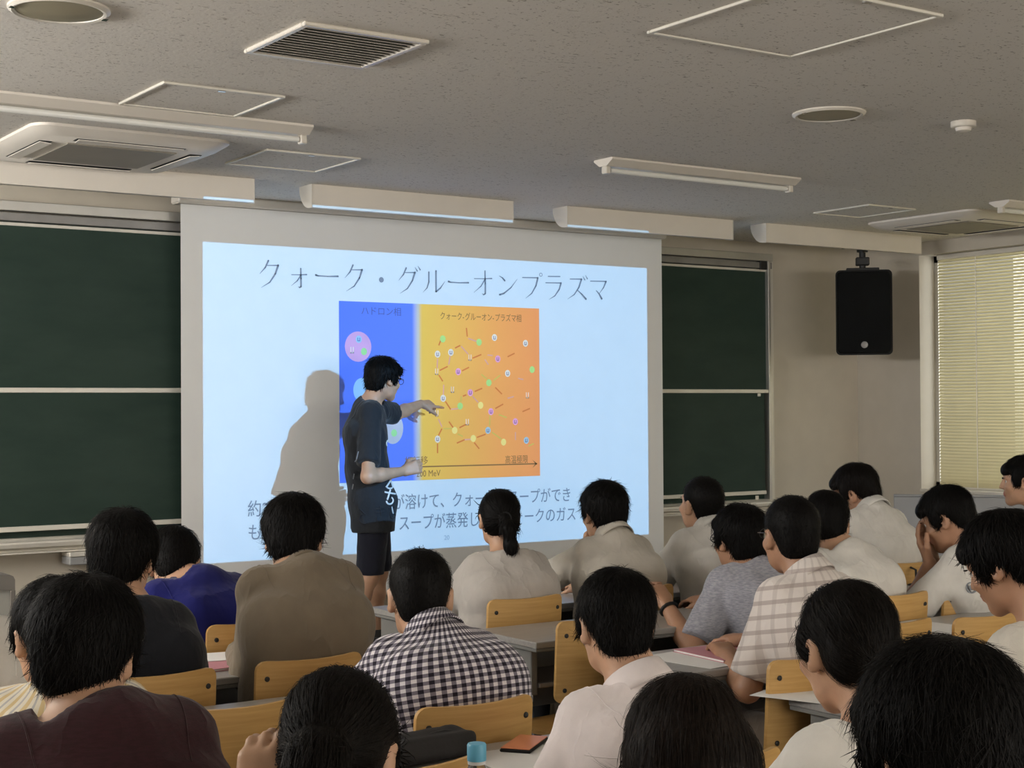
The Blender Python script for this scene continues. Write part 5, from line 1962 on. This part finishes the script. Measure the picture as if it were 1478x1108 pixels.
# crest on the white polo
q = S['hands_face']
o_, d_ = q['loc'](CAM), None
t_ = q['loc'](CAM + ray(1402, 848))
h_ = q['bvh'].ray_cast(Vector(o_), Vector(t_ - o_).normalized(), 20)
if h_[0] is not None:
    n_ = h_[1].normalized()
    rot = n_.to_track_quat('Z', 'Y').to_matrix().to_4x4()
    for (r0, r1, mm) in ((.017, .022, 'print_grey'), (.002, .010, 'print_grey')):
        mb = MB().lathe([(r0, 0), (r0, .003), (r1, .003), (r1, 0)], n=20)
        c_ = mb.build('crest', mm, q['root'])
        c_.matrix_local = Matrix.Translation(h_[0] - n_ * .0005) @ rot
# wristwatch on the heather T-shirt's left arm
q = S['heather']
_, el_, wr_ = q['jn'][-1]
c_ = el_ + (wr_ - el_) * .90
d_ = unit(wr_ - el_)
x_ = unit(np.cross(d_, [0, 0, 1]))
y_ = np.cross(d_, x_)
MB().tube([c_ + (x_ * math.cos(2 * PI * k / 14) + y_ * math.sin(2 * PI * k / 14)) * .031 for k in range(15)], .007, 6).build('wristwatch', 'black_plastic', q['root'], True)

# ------------------------------------------------------------------ small things on the desks
TOP = .711


def on_desk(px, py):
    p = at_z(px, py, TOP)
    return (float(p[0]), float(p[1]), TOP)


# bottle with blue cap
p = at_z(688, 1073, .925)
bt = empty('water_bottle', (p[0], p[1], TOP), 0, 'clear plastic bottle with light blue cap in the foreground', 'bottle')
MB().lathe([(.028, .0), (.031, .004), (.031, .05), (.029, .06), (.031, .07), (.031, .12), (.026, .15), (.014, .178), (.0125, .186)], n=24).build('body', 'clear_plastic', bt, True)
MB().lathe([(.0165, .186), (.0168, .212), (.015, .215), (.004, .2155)], n=24).build('cap', 'cap_blue', bt, True)
MB().lathe([(.0155, .180), (.0158, .1855)], n=24).build('cap_ring', 'print_white', bt, True)
# phone in orange case
ph = empty('smartphone', on_desk(757, 1077), R(38), 'smartphone in orange case on the foreground desk', 'phone')
MB().box(-.075, .075, -.037, .037, 0.0, .009, .003).build('case_rim', 'black_plastic', ph)
MB().box(-.073, .073, -.035, .035, .0092, .0115, .001).build('back', 'phone_orange', ph)
# black pouch
pc = empty('pouch', on_desk(612, 1096), R(12), 'soft black pouch lying on the foreground desk', 'bag')
Vb, Qb = solid([rbox((0, 0, .030), (.10, .045, .014), rotm(0, .1, .05), .014, .02), cone((-.10, .0, .040), (.09, .0, .048), .020, .014, .03), cone((.09, .01, .03), (.135, -.02, .02), .02, .012, .03)], .006, folds=.004, seed=3)
np_mesh('body', Vb, Qb, ['bag_black'], pc)
MB().tube([(-.10, -.02, .056), (-.03, -.022, .060), (.04, -.022, .062), (.10, -.02, .052)], .0025, 6).build('zip', 'dark_metal', pc, True)
# black bag on the front-row chair
p = at_z(1322, 823, BT)
bg = empty('shoulder_bag', (p[0] * (DY['B'] + DD + .03) / p[1], DY['B'] + DD + .03 - .062, .57), 0, 'black bag hung on the front-row chair near the window', 'bag')
Vb, Qb = solid([rbox((0, 0, .06), (.10, .012, .075), I3, .014, .01)], .008, folds=.002, seed=8)
np_mesh('body', Vb, Qb, ['bag_black'], bg)
MB().tube([(-.07, .0, .14), (-.06, .01, .205), (-.05, .05, .212)], .005, 6).build('strap', 'bag_black', bg, True)
MB().tube([(.07, .0, .14), (.06, .01, .205), (.05, .05, .212)], .005, 6).build('strap', 'bag_black', bg, True)


def sheet(px, py, w_, d_, rz, label, mat='paper', th=.0012, z=0., name='paper_sheet', cat='paper'):
    q = on_desk(px, py)
    o = empty(name, (q[0], q[1], TOP + z), R(rz), label, cat)
    MB().box(-w_ / 2, w_ / 2, -d_ / 2, d_ / 2, 0, th).build('leaf', mat, o)
    return o


def notebook(px, py, w_, d_, rz, label, z=0.):
    q = on_desk(px, py)
    o = empty('notebook', (q[0], q[1], TOP + z), R(rz), label, 'notebook')
    MB().box(-w_ / 2, w_ / 2, -d_ / 2, d_ / 2, .0, .0015, .0004).build('back_cover', 'pink_cover', o)
    MB().box(-w_ / 2 + .003, w_ / 2 - .003, -d_ / 2 + .003, d_ / 2 - .003, .0016, .007).build('pages', 'paper', o)
    MB().box(-w_ / 2, w_ / 2, -d_ / 2, d_ / 2, .0071, .0086, .0004).build('front_cover', 'pink_cover', o)
    return o


sheet(1005, 951, .21, .297, 8, 'white sheet under the pink notebook')
notebook(1045, 945, .21, .26, -4, 'pink notebook with a pen on the desk by the plaid shirt', .002)
q = on_desk(1050, 939)
pn = empty('pen', (q[0], q[1], TOP + .017), R(-8), 'dark pen lying on the pink notebook', 'pen')
MB().tube([(-.07, 0, 0), (.06, 0, 0)], .0045, 8).build('barrel', 'black_plastic', pn, True)
MB().tube([(.0605, 0, 0), (.072, 0, 0)], [.004, .001], 8).build('tip', 'steel_frame', pn, True)
MB().tube([(-.072, 0, .0045), (-.03, 0, .0065)], .0016, 6).build('clip', 'steel_frame', pn, True)
notebook(312, 958, .18, .25, 6, 'pink book on the desk between the black T-shirt and the brown top')
sheet(312, 952, .15, .16, -12, 'white sheet on top of the pink book', z=.0095)
sheet(1300, 860, .24, .297, 10, 'white sheet on the second-row desk near the windows')
sheet(1178, 1003, .21, .297, 20, 'white sheet on the desk beside the nape-tied hair')
sheet(770, 1100, .21, .297, -6, 'white sheet under the orange phone')
sheet(1345, 905, .21, .297, 4, 'white sheet on the third-row desk near the windows')
sheet(822, 852, .15, .21, 5, 'white sheet on the front-row desk left of the resting chin')
